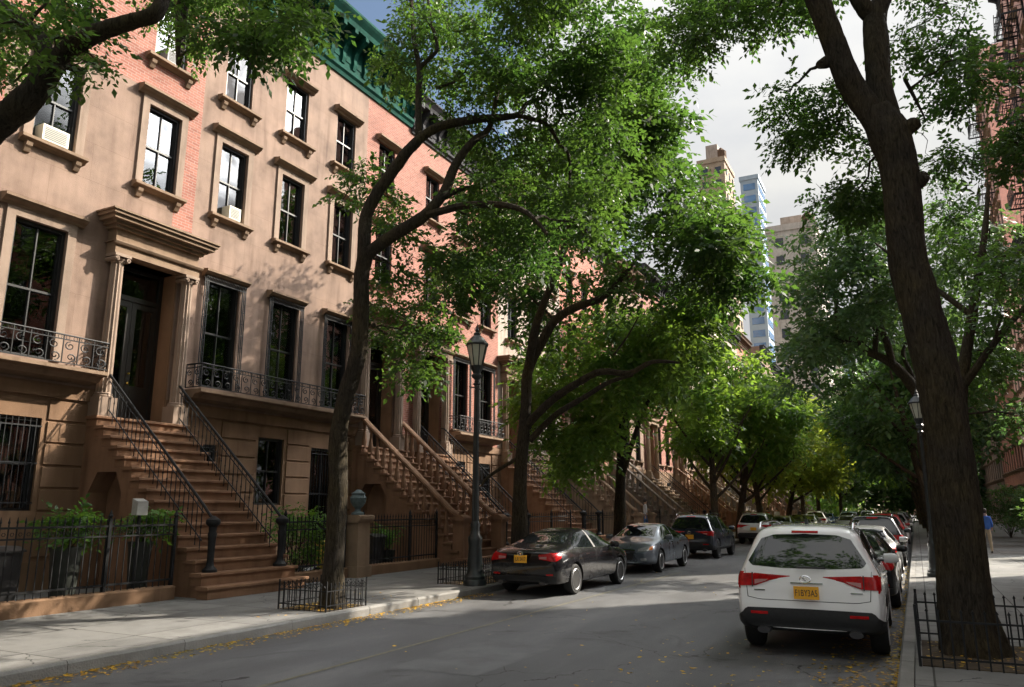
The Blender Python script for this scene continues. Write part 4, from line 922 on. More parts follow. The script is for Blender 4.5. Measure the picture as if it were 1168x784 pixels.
def patch(bvh, top, bot, axis, off=0.006, nu=24, nv=8, thick=0.02, mirror=False):
    """a piece of trim, lamp or glass that lies on the body: ruled between two outlines and pressed onto the shell"""
    T = resample(top, nu); B = resample(bot, nu); m = MB(); g = {}
    for i in range(nu):
        for j in range(nv):
            p = B[i].lerp(T[i], j/(nv-1))
            if axis == 'rear': o_, d = Vector((p.x, -5, p.y)), Vector((0, 1, 0))
            elif axis == 'front': o_, d = Vector((p.x, 5, p.y)), Vector((0, -1, 0))
            elif axis == 'right': o_, d = Vector((3, p.x, p.y)), Vector((-1, 0, 0))
            elif axis == 'left': o_, d = Vector((-3, p.x, p.y)), Vector((1, 0, 0))
            elif axis == 'top': o_, d = Vector((p.x, p.y, 3)), Vector((0, 0, -1))
            h, nn, _, _ = bvh.ray_cast(o_, d)
            if h is None:
                q = o_+d*4.0; h, nn, _, _ = bvh.find_nearest(q)
            g[i, j] = (h+nn*off, h-nn*thick)
    idx = {}
    for k, (a, b) in g.items():
        idx[k] = (len(m.v), len(m.v)+1); m.v += [tuple(a), tuple(b)]
    def F(*q): m.f.append(q); m.m.append(0)
    for i in range(nu-1):
        for j in range(nv-1): F(idx[i, j][0], idx[i+1, j][0], idx[i+1, j+1][0], idx[i, j+1][0])
    for i in range(nu-1):
        for j in (0, nv-1): F(idx[i, j][0], idx[i+1, j][0], idx[i+1, j][1], idx[i, j][1])
    for j in range(nv-1):
        for i in (0, nu-1): F(idx[i, j][0], idx[i, j+1][0], idx[i, j+1][1], idx[i, j][1])
    return m
def pmesh(b, name, mat):
    me = b.mesh(name, mat); me.polygons.foreach_set('use_smooth', [True]*len(me.polygons))
    try: me.set_sharp_from_angle(angle=R(30))
    except Exception: pass
    return me
CARP = {}
def car_parts(kind):
    if kind in CARP: return CARP[kind]
    K = KINDS[kind]; body, bvh = car_body(kind); L2 = K['L']/2; out = []
    def add(name, b, mat, sub=None): out.append((name, pmesh(b, name, mat), sub))
    def both(name, top, bot, mat, **k):
        for s in ('right', 'left'): add(name, patch(bvh, top, bot, s, **k), mat)
    if kind == 'suv':
        add('rear_window', patch(bvh, [(-.57, 1.49), (-.4, 1.545), (0, 1.56), (.4, 1.545), (.57, 1.49)], [(-.74, 1.20), (-.70, 1.14), (-.3, 1.115), (.3, 1.115), (.70, 1.14), (.74, 1.20)], 'rear', nu=36, nv=12), 'car_glass')
        add('windscreen', patch(bvh, [(-.55, .60), (.55, .60)], [(-.70, 1.22), (.70, 1.22)], 'top', nu=20, nv=12), 'car_glass')
        both('side_window', [(-1.72, 1.47), (-1.5, 1.53), (-.6, 1.57), (.3, 1.53), (.75, 1.36), (1.12, 1.12)], [(-1.80, 1.40), (-1.55, 1.13), (-.6, 1.10), (.8, 1.07), (1.13, 1.08)], 'car_glass', nu=40, nv=8)
        both('pillar', [(-.42, 1.575), (-.30, 1.575)], [(-.40, 1.085), (-.26, 1.085)], 'cladding', off=0.010, nu=4)
        both('sill_cladding', [(-2.2, .50), (-1.0, .43), (1.0, .43), (2.1, .48)], [(-2.2, .36), (-1.0, .32), (1.0, .32), (2.1, .36)], 'cladding', off=.012, nu=40, nv=5)
        add('rear_bumper', patch(bvh, [(-.90, .48), (-.84, .53), (-.78, .605), (-.5, .61), (0, .615), (.5, .61), (.78, .605), (.84, .53), (.90, .48)], [(-.88, .36), (-.5, .335), (0, .335), (.5, .335), (.88, .36)], 'rear', off=.02, nu=40, nv=10), 'cladding')
        for s in (-1, 1):
            add('tail_light', patch(bvh, [(s*.43, 1.00), (s*.52, 1.02), (s*.7, 1.035), (s*.88, 1.03)], [(s*.43, .985), (s*.48, .945), (s*.56, .915), (s*.66, .88), (s*.88, .868)], 'rear', off=.016, nu=20, nv=8), 'tail_red')
            add('tail_light_lens', patch(bvh, [(s*.48, .965), (s*.6, .96), (s*.66, .955)], [(s*.52, .94), (s*.6, .915), (s*.66, .895)], 'rear', off=.022, nu=10, nv=4), 'tail_clear')
            add('tail_light', patch(bvh, [(-2.2, 1.06), (-1.98, 1.05)] if s > 0 else [(-2.2, 1.06), (-1.98, 1.05)], [(-2.2, .86), (-2.03, .90)], 'right' if s > 0 else 'left', off=.014, nu=8, nv=6), 'tail_red')
            add('reflector', patch(bvh, [(s*.50, .565), (s*.72, .565)], [(s*.50, .53), (s*.72, .53)], 'rear', off=.032, nu=8, nv=3), 'tail_red')
            e = MB(); e.lathe([(.055, 0), (.06, .05), (.06, .16), (.05, .17)], (0, 0, 0), 12)
            e.v = [(v[0]*1.5+s*.56, -L2+.02+v[2], v[1]*.8+.335) for v in e.v]; add('exhaust', e, 'rim_dark')
            for axx in ('right',) if s > 0 else ('left',):
                add('door_seam', patch(bvh, [(-.34, 1.07), (-.33, 1.07)], [(-.36, .42), (-.35, .42)], axx, off=.001, nu=2, nv=12), 'seam')
                add('door_seam', patch(bvh, [(.72, 1.04), (.73, 1.04)], [(.70, .42), (.71, .42)], axx, off=.001, nu=2, nv=12), 'seam')
                add('door_seam', patch(bvh, [(-1.25, 1.09), (-1.24, 1.09)], [(-.98, .6), (-.97, .6)], axx, off=.001, nu=2, nv=12), 'seam')
                for yh in (-.62, .38): add('door_handle', patch(bvh, [(yh-.11, .95), (yh+.11, .95)], [(yh-.11, .925), (yh+.11, .925)], axx, off=.03, nu=8, nv=3), 'chrome')
            ro = MB(); ro.tube([(s*.60, -1.75, 1.625), (s*.605, -1.65, 1.69), (s*.61, -1.3, 1.71), (s*.61, -.2, 1.715), (s*.59, .15, 1.68), (s*.59, .25, 1.64)], 0.018, 6); add('roof_rail', ro, 'chrome')
            add('headlight', patch(bvh, [(s*.45, .86), (s*.8, .92)], [(s*.47, .76), (s*.8, .78)], 'front', off=.012, nu=12, nv=6), 'head_clear')
        add('tailgate_seam', patch(bvh, [(-.795, 1.10), (-.79, 1.10)], [(-.76, .74), (-.75, .74)], 'rear', off=.002, nu=2, nv=12), 'seam')
        add('tailgate_seam', patch(bvh, [(.79, 1.10), (.795, 1.10)], [(.75, .74), (.76, .74)], 'rear', off=.002, nu=2, nv=12), 'seam')
        add('tailgate_seam', patch(bvh, [(-.76, .745), (-.6, .715), (.6, .715), (.76, .745)], [(-.76, .737), (-.6, .707), (.6, .707), (.76, .737)], 'rear', off=.002, nu=24, nv=2), 'seam')
        for s_ in (-1, 1):
            add('tail_light_divider', patch(bvh, [(s_*.685, 1.046), (s_*.697, 1.046)], [(s_*.685, .865), (s_*.697, .865)], 'rear', off=.024, nu=2, nv=8), 'cladding')
            add('model_lettering', patch(bvh, [(s_*.60-.07, .835-.0), (s_*.60+.07, .835)], [(s_*.60-.07, .822), (s_*.60+.07, .822)], 'rear', off=.012, nu=6, nv=2), 'chrome')
        add('brake_light', patch(bvh, [(-.17, 1.592), (.17, 1.592)], [(-.17, 1.568), (.17, 1.568)], 'rear', off=.012, nu=8, nv=3), 'tail_red')
        add('plate_recess', patch(bvh, [(-.20, .935), (.20, .935)], [(-.20, .922), (.20, .922)], 'rear', off=.02, nu=8, nv=3), 'chrome')
        py, pz = -L2+.055, .82
        w_ = MB(); w_.tube([(-.02, -2.07, 1.13), (.28, -2.06, 1.135), (.34, -2.055, 1.14)], .012, 5); w_.v = [(a-.1, b_-.035, c_) for a, b_, c_ in w_.v]; add('wiper', w_, 'cladding')
        af = MB(); af.prism([(-1.55, 1.68), (-1.42, 1.68), (-1.53, 1.75), (-1.56, 1.75)], -.02, .02, 'x' if False else 'y'); af.v = [(v[1], v[0], v[2]) for v in af.v]; add('antenna', af, 'cladding')
        mz, my = 1.12, .78; nstep = 0.84; egg = (-L2+.05, .99)
    else:
        add('rear_window', patch(bvh, [(-.52, -.86), (.52, -.86)], [(-.62, -1.50), (.62, -1.50)], 'top', nu=20, nv=12), 'car_glass')
        add('windscreen', patch(bvh, [(-.62, 1.22), (.62, 1.22)], [(-.52, .50), (.52, .50)], 'top', nu=20, nv=12), 'car_glass')
        both('side_window', [(-1.30, 1.06), (-1.05, 1.20), (-.7, 1.32), (-.2, 1.365), (.3, 1.34), (.65, 1.21), (1.0, 1.03)], [(-1.28, 1.03), (-.8, 1.005), (0, .99), (.6, .98), (1.02, .98)], 'car_glass', nu=40, nv=8)
        both('pillar', [(-.24, 1.372), (-.16, 1.372)], [(-.22, .985), (-.11, .985)], 'cladding', off=0.010, nu=4)
        both('chrome_strip', [(-1.33, 1.02), (-.8, .995), (0, .98), (.6, .97), (1.05, .965)], [(-1.33, 1.005), (-.8, .98), (0, .965), (.6, .955), (1.05, .95)], 'chrome', off=.012, nu=40, nv=3)
        add('rear_bumper', patch(bvh, [(-.80, .42), (-.4, .44), (.4, .44), (.80, .42)], [(-.78, .30), (-.4, .28), (.4, .28), (.78, .30)], 'rear', off=.012, nu=30, nv=6), 'cladding')
        for s in (-1, 1):
            add('tail_light', patch(bvh, [(s*.40, .90), (s*.6, .92), (s*.80, .93)], [(s*.42, .80), (s*.6, .775), (s*.80, .75)], 'rear', off=.014, nu=16, nv=8), 'tail_red')
            add('tail_light_lens', patch(bvh, [(s*.42, .85), (s*.6, .86)], [(s*.43, .81), (s*.6, .795)], 'rear', off=.02, nu=8, nv=4), 'tail_clear')
            add('tail_light', patch(bvh, [(-2.27, .93), (-2.02, .90)], [(-2.27, .76), (-2.08, .83)], 'right' if s > 0 else 'left', off=.012, nu=8, nv=6), 'tail_red')
            add('reflector', patch(bvh, [(s*.58, .49), (s*.74, .50)], [(s*.58, .46), (s*.74, .465)], 'rear', off=.02, nu=8, nv=3), 'tail_red')
            e = MB(); e.lathe([(.05, 0), (.055, .05), (.055, .16)], (0, 0, 0), 12)
            e.v = [(v[0]*1.6+s*.52, -L2+.0+v[2], v[1]*.75+.30) for v in e.v]; add('exhaust', e, 'rim_dark')
            axx = 'right' if s > 0 else 'left'
            add('headlight', patch(bvh, [(s*.42, .70), (s*.6, .76), (s*.80, .80)], [(s*.43, .64), (s*.6, .65), (s*.79, .66)], 'front', off=.012, nu=16, nv=6), 'head_clear')
            add('indicator', patch(bvh, [(s*.72, .775), (s*.80, .79)], [(s*.72, .68), (s*.79, .68)], 'front', off=.018, nu=6, nv=4), 'amber')
            add('fog_light', patch(bvh, [(s*.5, .44), (s*.68, .46)], [(s*.52, .37), (s*.68, .39)], 'front', off=.012, nu=8, nv=4), 'head_clear')
            add('door_seam', patch(bvh, [(-.18, .96), (-.172, .96)], [(-.20, .34), (-.192, .34)], axx, off=.001, nu=2, nv=12), 'seam')
            add('door_seam', patch(bvh, [(.93, .95), (.938, .95)], [(.93, .34), (.938, .34)], axx, off=.001, nu=2, nv=12), 'seam')
            add('door_seam', patch(bvh, [(-1.18, .97), (-1.172, .97)], [(-.93, .55), (-.922, .55)], axx, off=.001, nu=2, nv=12), 'seam')
            for yh in (-.75, .25): add('door_handle', patch(bvh, [(yh-.1, .87), (yh+.1, .87)], [(yh-.1, .848), (yh+.1, .848)], axx, off=.028, nu=8, nv=3), 'chrome')
        add('boot_seam', patch(bvh, [(-.66, .99), (-.655, .99)], [(-.66, .72), (-.655, .72)], 'rear', off=.002, nu=2, nv=8), 'seam')
        add('boot_seam', patch(bvh, [(.655, .99), (.66, .99)], [(.655, .72), (.66, .72)], 'rear', off=.002, nu=2, nv=8), 'seam')
        add('grille', patch(bvh, [(-.34, .66), (0, .68), (.34, .66)], [(-.26, .40), (0, .38), (.26, .40)], 'front', off=.012, nu=16, nv=6), 'cladding')
        add('grille_strip', patch(bvh, [(-.34, .672), (0, .69), (.34, .672)], [(-.34, .655), (0, .672), (.34, .655)], 'front', off=.02, nu=12, nv=3), 'chrome')
        py, pz = -L2-.005, .80; my, mz = .82, 1.02; egg = (-L2+.0, .92)
    # number plate with its characters
    pl = MB(); pl.box(-.155, .155, py-.03, py-.008, pz-.08, pz+.08); add('number_plate', pl, 'plate_gold')
    # badge: an oval ring with a small slanted bar inside
    bd = MB(); ring = [(0.065*math.cos(a), egg[0]-.035, egg[1]+0.045*math.sin(a)) for a in np.linspace(0, 6.283, 17)]
    bd.tube(ring, .008, 5, False); bd.tube([(-.03, egg[0]-.035, egg[1]+.02), (0, egg[0]-.035, egg[1]-.02), (.03, egg[0]-.035, egg[1]+.02)], .008, 5)
    add('badge', bd, 'chrome')
    for s in (-1, 1):
        m = MB(); cx = s*(K['W']+.07); m.lathe([(.03, -.10), (.075, -.09), (.085, 0), (.08, .06), (.05, .10)], (0, 0, 0), 12)
        m.v = [(cx+v[2]*1.1, my+v[0]*.7, mz+v[1]*.9) for v in m.v]; out.append(('mirror', pmesh(m, 'mirror', 'PAINT' if False else 'cladding'), None))
        a = MB(); a.box(min(cx-s*.16, cx), max(cx-s*.16, cx), my-.03, my+.03, mz-.05, mz-.02); out.append(('mirror_arm', pmesh(a, 'mirror_arm', 'cladding'), None))
    CARP[kind] = out; return out
WHEELC = {}
def wheel_mesh(kind, dark=False):
    k = (kind, dark)
    if k in WHEELC: return WHEELC[k]
    r = KINDS[kind]['wr']; w = 0.225
    t = MB(); t.lathe([(r*.66, -w/2+.01), (r*.9, -w/2), (r*.985, -w/2+.03), (r, -w/2+.06), (r, w/2-.06), (r*.985, w/2-.03), (r*.9, w/2), (r*.66, w/2-.01)], n=36, ax='x')
    tm = t.mesh('tyre', 'rubber', True)
    q = MB(); q.lathe([(r*.60, w/2-.10), (r*.665, w/2-.01), (r*.69, w/2-.002), (r*.665, w/2+.004), (r*.62, w/2-.015), (r*.60, w/2-.09)], n=36, ax='x')
    q.lathe([(.01, w/2-.02), (.05, w/2-.02), (.055, w/2-.05), (.05, w/2-.10)][::-1], n=12, ax='x')
    for s in range(10 if kind == 'sedan' else 5):
        n_ = 10 if kind == 'sedan' else 5
        a = 2*math.pi*s/n_; ca, sa = math.cos(a), math.sin(a); ww = .018 if n_ == 10 else .036
        base = len(q.v)
        for rr, xx, wd in ((.03, w/2-.03, ww*.9), (r*.64, w/2-.02, ww*1.3)):
            for dd in (-1, 1):
                for dx in (0, -.03): q.v.append((xx+dx, rr*ca-dd*wd*sa, rr*sa+dd*wd*ca))
        for f in ((0,1,3,2),(4,6,7,5),(0,2,6,4),(1,5,7,3),(0,4,5,1),(2,3,7,6)): q.f.append(tuple(base+i for i in f)); q.m.append(0)
    rm = q.mesh('rim', 'rim_dark' if dark else 'rim_metal', False)
    d = MB(); d.lathe([(.02, w/2-.115), (r*.62, w/2-.112), (r*.62, w/2-.13)], n=24, ax='x'); dm = d.mesh('brake_disc', 'underbody')
    WHEELC[k] = (tm, rm, dm); return WHEELC[k]
def car(kind, x, y, rz, pm, label, cat='car', group='cars parked along the kerbs', plate=None, dark=False, detail=True, name='parked_car', rot=0.0):
    K = KINDS[kind]; root = empty(name, (x, y, 0), label, cat, group, rz+rot)
    body, bvh = car_body(kind)
    me = body.copy(); me.materials[0] = MATS[pm]
    link('body', me, root)
    skip = () if detail else ('door_seam', 'door_handle', 'wiper', 'antenna', 'badge', 'fog_light', 'reflector', 'exhaust', 'tail_light_lens', 'mirror_arm', 'plate_recess', 'tailgate_seam', 'boot_seam')
    for nme, m, sub in car_parts(kind):
        if nme in skip: continue
        if nme == 'mirror': m = m.copy(); m.materials[0] = MATS[pm]
        o = link(nme, m, root)
        if nme == 'number_plate' and plate:
            cu = bpy.data.curves.new('plate_lettering', 'FONT'); cu.body = plate; cu.size = .115; cu.align_x = 'CENTER'; cu.align_y = 'CENTER'; cu.extrude = .001
            co = bpy.data.objects.new('tt', cu); COL.objects.link(co); dg = bpy.context.evaluated_depsgraph_get(); tm = bpy.data.meshes.new_from_object(co.evaluated_get(dg)); bpy.data.objects.remove(co)
            tm.materials.clear(); tm.materials.append(MATS['plate_ink'])
            bb = [v.co.copy() for v in tm.vertices]; wx = max(v.x for v in bb)-min(v.x for v in bb)
            py = min(v.co.y for v in m.vertices); pz = sum(v.co.z for v in m.vertices)/len(m.vertices)
            for v in tm.vertices: v.co = Vector((v.co.x*min(1.15, .27/wx), py-.003, pz-.005+v.co.y))
            link('plate_lettering', tm, o)
    tm, rm, dm = wheel_mesh(kind, dark)
    for ya in K['ax']:
        for s in (-1, 1):
            w = bpy.data.objects.new('wheel', None); COL.objects.link(w); w.parent = root; w.location = (s*(K['W']-.125), ya, K['wr']); w.rotation_euler = (0, 0, 0 if s > 0 else math.pi)
            link('tyre', tm, w); link('rim', rm, w); link('brake_disc', dm, w)
    return root
car('suv', -1.42, 13.3, 0, 'paint_white', 'white compact SUV with gold plate parked at the right kerb, nearest to us', plate='F1BY3A5', rot=R(1.0))
car('sedan', -7.85, 18.2, 0, 'paint_black', 'glossy black saloon seen from behind, nearest car at the left kerb', plate='JLR 2417', rot=R(-1.5))
car('sedan', -7.95, 25.1, math.pi, 'paint_slate', 'dusty grey saloon facing us behind the black saloon at the left kerb', plate=None, rot=R(0.5))
car('suv', -7.9, 32.6, 0, 'paint_navy', 'dark blue-black SUV at the left kerb beyond the grey saloon', dark=True)
car('sedan', -1.35, 19.0, 0, 'paint_black', 'black saloon parked directly in front of the white SUV', detail=True, rot=R(0.5))
car('sedan', -1.4, 25.0, 0, 'paint_silver', 'silver car second in line ahead of the white SUV at the right kerb')
rc = [('suv', 'paint_black', 'black SUV third in line ahead of the white SUV'), ('sedan', 'paint_silver', 'pale silver saloon fourth in line ahead of the white SUV'), ('suv', 'paint_red', 'dark red SUV in the right row beyond four parked cars'),
      ('sedan', 'paint_white', 'white saloon in the right row beyond the dark red SUV'), ('suv', 'paint_silver', 'silver SUV far down the right row'), ('sedan', 'paint_navy', 'navy saloon far down the right row beyond the silver SUV'),
      ('sedan', 'paint_white', 'white saloon near the far end of the right row'), ('suv', 'paint_graphite', 'grey SUV last but one in the right row'), ('sedan', 'paint_silver', 'silver saloon at the far end of the right row')]
y_ = 31.0
for k, (kd, pm, lb) in enumerate(rc): car(kd, -1.4+random.uniform(-.06, .06), y_, 0, pm, lb, detail=False); y_ += random.uniform(5.7, 6.4)
lc = [('suv', 'paint_silver', 'silver SUV on the left beyond the gap after the dark SUV'), ('sedan', 'paint_graphite', 'grey saloon on the left in front of the yellow-green trees'), ('sedan', 'paint_black', 'small black saloon on the left far beyond the stoops'),
      ('sedan', 'paint_silver', 'silver saloon on the left near the end of the block'), ('suv', 'paint_white', 'white SUV on the left at the end of the block'), ('sedan', 'paint_blue', 'blue saloon on the left at the end of the block')]
y_ = 46.0
for k, (kd, pm, lb) in enumerate(lc): car(kd, -7.9, y_, math.pi if k % 2 else 0, pm, lb, detail=False); y_ += random.uniform(6.5, 9)
mv = [(-4.4, 62, 'sedan', 'paint_silver', 'silver car driving in the middle of the road far away'), (-5.2, 74, 'suv', 'paint_blue', 'blue SUV in the middle of the road far away'), (-4.0, 86, 'sedan', 'paint_white', 'white car in the middle of the road at the far end'), (-5.0, 99, 'suv', 'paint_silver', 'silver SUV in the road beyond the white car at the far end')]
for x_, y_, kd, pm, lb in mv: car(kd, x_, y_, math.pi, pm, lb, detail=False, group='cars on the far road', name='driving_car')
from mathutils import noise as nz
# ------------------------------------------------------------------ buildings on the right and towers far away
XB_R = 8.5
def big_building(name, ya, yb, ht, mat, label, floors, bays, group=None, corn='cornice_dark', fire=None, trim=True):
    root = empty(name, (XB_R, yb, SW), label, 'building', group); root.rotation_euler = (0, 0, math.pi)
    w = yb-ya; holes = []; wins = []; r_ = random.Random(int(ya))
    for f in range(floors):
        z = 1.6+f*(ht-1.5)/floors; h = 2.0
        for i in range(bays):
            yc = w*(i+0.5)/bays; holes.append((yc-.52, yc+.52, z, z+h)); wins.append((yc, z, 1.04, h, r_.choice(['', 'b', 'c', ''])))
    wall(root, w, ht, holes, lambda y, z: 0 if z > 1.2 else 1, (mat, 'facade_stone_grey', 'roofing'), reveal=0.25, depth=6)
    for a in wins: put_window(root, *a)
    cornice(root, w, ht-0.2, 1.2, corn, 0.7, bracket_step=1.0)
    for (fa, z0s) in (fire or []):
        for zz in z0s:
            b = MB(); xo = 1.15; y0, y1 = fa, fa+3.0
            for k in range(9): x = 0.05+k*xo/8; b.box(x, x+.03, y0, y1, zz, zz+.03)
            b.box(0, xo, y0-.02, y0+.03, zz-.06, zz+.06); b.box(0, xo, y1-.03, y1+.02, zz-.06, zz+.06); b.box(xo-.02, xo+.03, y0, y1, zz-.06, zz+.06)
            for zr_ in (.3, .6, .95): b.box(xo, xo+.025, y0, y1, zz+zr_, zz+zr_+.025); b.box(0, xo, y0, y0+.025, zz+zr_, zz+zr_+.025); b.box(0, xo, y1-.025, y1, zz+zr_, zz+zr_+.025)
            y = y0
            while y <= y1: b.box(xo, xo+.018, y, y+.018, zz, zz+.95); y += .2
            fo = b.build('fire_escape', 'iron', root)
            s = MB(); n = 10; rise = (z0s[1]-z0s[0]) if len(z0s) > 1 else 3
            for q in (0.35, 0.8): s.tube([(q, y0+.3, zz), (q, y1-.5, zz+rise)], .025, 4)
            for k in range(n): u = (k+.5)/n; s.box(.35, .8, y0+.3+(y1-.8-y0)*u-.07, y0+.3+(y1-.8-y0)*u+.07, zz+rise*u, zz+rise*u+.02)
            s.build('ladder', 'iron', fo)
    return root
big_building('apartment_building', 49.0, 58.0, 36.0, 'brick_rose', 'tall pink brick building with iron fire escapes at the right edge', 11, 4, fire=[(0.5, [14.6, 17.8, 21.0, 24.2, 27.4, 30.6]), (5.4, [14.6, 17.8, 21.0, 24.2, 27.4, 30.6])])
big_building('apartment_building', 58.1, 70.0, 19.0, 'brick_rose', 'lower pinkish building beyond the tall one on the right side', 5, 5)
big_building('apartment_building', 70.1, 78.0, 40.0, 'brick_rose', 'farther tall pinkish building beyond the lower one on the right side', 12, 4, fire=[(3, [18.0, 21.2, 24.4, 27.6, 30.8, 34])])
big_building('row_building', 78.1, 96.0, 16.0, 'brick_red', 'lower red brick building hidden behind the right-hand trees', 4, 9)
big_building('row_building', 96.1, 130.0, 18.0, 'facade_stone', 'tan building far down the right side of the street', 5, 14)
b_ = big_building('row_building', 4.0, 33.0, 19.0, 'brick_red', 'nearest brick building on the right, mostly outside the picture', 5, 8)
def tower(name, x0, x1, y0, y1, zt, mat, label, fh=3.6, bay=3.2, wmat='window_dark', strip=False, top=0, zmin=10, setback=None, face_x=True):
    root = empty(name, ((x0+x1)/2, y0, -0.04), label, 'tower'); W2 = (x1-x0)/2; D = y1-y0
    b = MB(); b.box(-W2, W2, 0, D, 0, zt); b.build('wall', mat, root)
    p = MB(); p.box(-W2-.3, W2+.3, -.3, D+.3, zt-0.02, zt+1.2); p.build('parapet', mat, root)
    if top: 
        t = MB(); t.box(-W2*.5, W2*.4, D*.2, D*.7, zt+1.2, zt+1.2+top); t.build('roof_house', 'facade_stone_grey', root)
        t = MB(); t.lathe([(1.4, 0), (1.4, 3), (0.2, 4.2)], (W2*.6, D*.3, zt+1.2), 10); t.build('water_tank', 'cornice_brown', root)
    z = zt-3.2; cnt = 0
    while z > max(zmin, zt-60) and cnt < 100:
        if strip:
            g = MB(); g.box(-W2+.8, W2-.8, -.12, .05, z, z+1.9); g.box(W2-.05, W2+.12, .8, D-.8, z, z+1.9); g.build('window', wmat, root); cnt += 1
        else:
            n = max(2, int((x1-x0)/bay))
            for i in range(n):
                xc = -W2+(x1-x0)*(i+.5)/n; g = MB(); g.box(xc-.75, xc+.75, -.1, .05, z, z+1.8); g.build('window', wmat, root); cnt += 1
            if face_x:
                n = max(2, int(D/bay))
                for i in range(n):
                    yc = D*(i+.5)/n; g = MB(); g.box(W2-.05, W2+.1, yc-.75, yc+.75, z, z+1.8); g.build('window', wmat, root); cnt += 1
                    if cnt > 98: break
        z -= fh
    return root
def tow(name, pxl, pxr, pyt, Y, mat, label, depth=14, **k):
    a = at(pxl, pyt, Y); c = at(pxr, pyt, Y); return tower(name, a.x, c.x, Y, Y+depth, (a.z+c.z)/2, mat, label, **k)
tow('brick_tower', 796, 826, 186, 190, 'brick_tan', 'brown brick tower with stepped top rising over the left-hand trees', depth=12, top=5)
tow('glass_tower', 844, 864, 205, 215, 'tower_grey', 'slim grey tower with blue glass bands beside the brown tower', depth=12, strip=True, wmat='tower_glass', bay=4)
tow('stone_building', 874, 930, 262, 150, 'tower_stone', 'beige apartment block with rooftop structures between the tree crowns', depth=20, top=3)
tow('stone_building', 925, 956, 392, 230, 'tower_stone', 'pale distant block low in the gap between the trees', depth=14)
tow('glass_tower', 962, 972, 408, 300, 'tower_grey', 'tiny bluish tower seen in the bright gap under the right branches', depth=12, strip=True, wmat='tower_glass')
tow('stone_building', 890, 990, 450, 190, 'facade_cream', 'wide cream building closing the end of the street behind the trees', depth=16)
tow('stone_building', 985, 1090, 440, 260, 'brick_brown', 'brown building at the far end of the street on the right', depth=16)
# ------------------------------------------------------------------ trees
def foliage(name, parent, clumps, leaf, mat, seed, k=9, squash=0.58, wid=0.55, origin=(0, 0, 0)):
    """clumps: (x, y, z, r, sprays). Every spray is a drooping row of small leaves set alternately."""
    rg = np.random.default_rng(seed); C = []; Rr = []
    for (x, y, z, r, n) in clumps: C += [(x, y, z)]*n; Rr += [r]*n
    C = np.array(C); Rr = np.array(Rr); n = len(C)
    d = rg.normal(size=(n, 3)); d /= np.linalg.norm(d, axis=1)[:, None]
    rad = rg.random(n)**0.5
    P = C + d*(rad*Rr)[:, None]*np.array([1, 1, squash])
    ax = d*0.8 + rg.normal(size=(n, 3))*0.6; ax[:, 2] = ax[:, 2]*0.5-0.25; ax /= np.linalg.norm(ax, axis=1)[:, None]
    up = np.tile([0, 0, 1.0], (n, 1)) + rg.normal(size=(n, 3))*0.35
    sd = np.cross(ax, up); sd /= np.linalg.norm(sd, axis=1)[:, None]
    V = np.empty((n, k, 4, 3)); sz = leaf*(0.6+0.85*rg.random(n)**1.5)
    for j in range(k):
        s = 1 if j % 2 else -1; t = (j+0.5)*0.42
        droop = np.zeros((n, 3)); droop[:, 2] = -0.03*(j**1.6)*sz
        base = P + ax*(t*sz)[:, None] + droop
        la = ax*(0.55 if j < k-1 else 1.0) + sd*(s*0.85 if j < k-1 else 0.0) + rg.normal(size=(n, 3))*0.28; la[:, 2] -= 0.12; la /= np.linalg.norm(la, axis=1)[:, None]
        nn = up + rg.normal(size=(n, 3))*0.55; pp = np.cross(la, nn); pp /= np.linalg.norm(pp, axis=1)[:, None]
        l = sz*(0.75+0.5*rg.random(n))
        V[:, j, 0] = base; V[:, j, 2] = base+la*l[:, None]
        mid = base+la*(l*0.48)[:, None]; hw = (l*wid)[:, None]
        V[:, j, 1] = mid+pp*hw*0.5; V[:, j, 3] = mid-pp*hw*0.5
        # light fold is given by shifting the tip down a little
        V[:, j, 2, 2] -= l*0.12
    V = V.reshape(-1, 3)-np.array(origin); nf = n*k
    me = bpy.data.meshes.new(name); me.vertices.add(nf*4); me.vertices.foreach_set('co', V.astype(np.float32).ravel())
    me.loops.add(nf*4); me.loops.foreach_set('vertex_index', np.arange(nf*4, dtype=np.int32))
    me.polygons.add(nf); me.polygons.foreach_set('loop_start', np.arange(0, nf*4, 4, dtype=np.int32)); me.polygons.foreach_set('loop_total', np.full(nf, 4, dtype=np.int32))
    me.materials.append(MATS[mat]); me.update(calc_edges=True)
    o = bpy.data.objects.new(name, me); COL.objects.link(o)
    if parent is not None: o.parent = parent
    return o
def inpoly(x, y, P):
    c = False; j = len(P)-1
    for i in range(len(P)):
        if (P[i][1] > y) != (P[j][1] > y) and x < (P[j][0]-P[i][0])*(y-P[i][1])/(P[j][1]-P[i][1]+1e-9)+P[i][0]: c = not c
        j = i
    return c
def region(P, Y0, Y1, n, r0, r1, sp, seed):
    """clumps of a crown that, seen from the pavement, fill outline P between depths Y0 and Y1"""
    rs = random.Random(seed); out = []; xs = [p[0] for p in P]; ys = [p[1] for p in P]; t = 0
    while len(out) < n and t < 20000:
        t += 1; x = rs.uniform(min(xs), max(xs)); y = rs.uniform(min(ys), max(ys))
        if not inpoly(x, y, P): continue
        q = at(x, y, rs.uniform(Y0, Y1)); r = rs.uniform(r0, r1); out.append((q.x, q.y, q.z, r, int(sp*(r/r1)**2)+1))
    return out
def wig(a, b, n, amp, rs):
    a = Vector(a); b = Vector(b); L_ = (b-a).length; out = []
    for i in range(n+1):
        u = i/n; p = a.lerp(b, u); w = amp*L_*math.sin(math.pi*u)
        out.append(p+Vector((rs.uniform(-w, w), rs.uniform(-w, w), rs.uniform(-w*.4, w)+w*0.6)))
    out[0] = a; out[-1] = b; return out
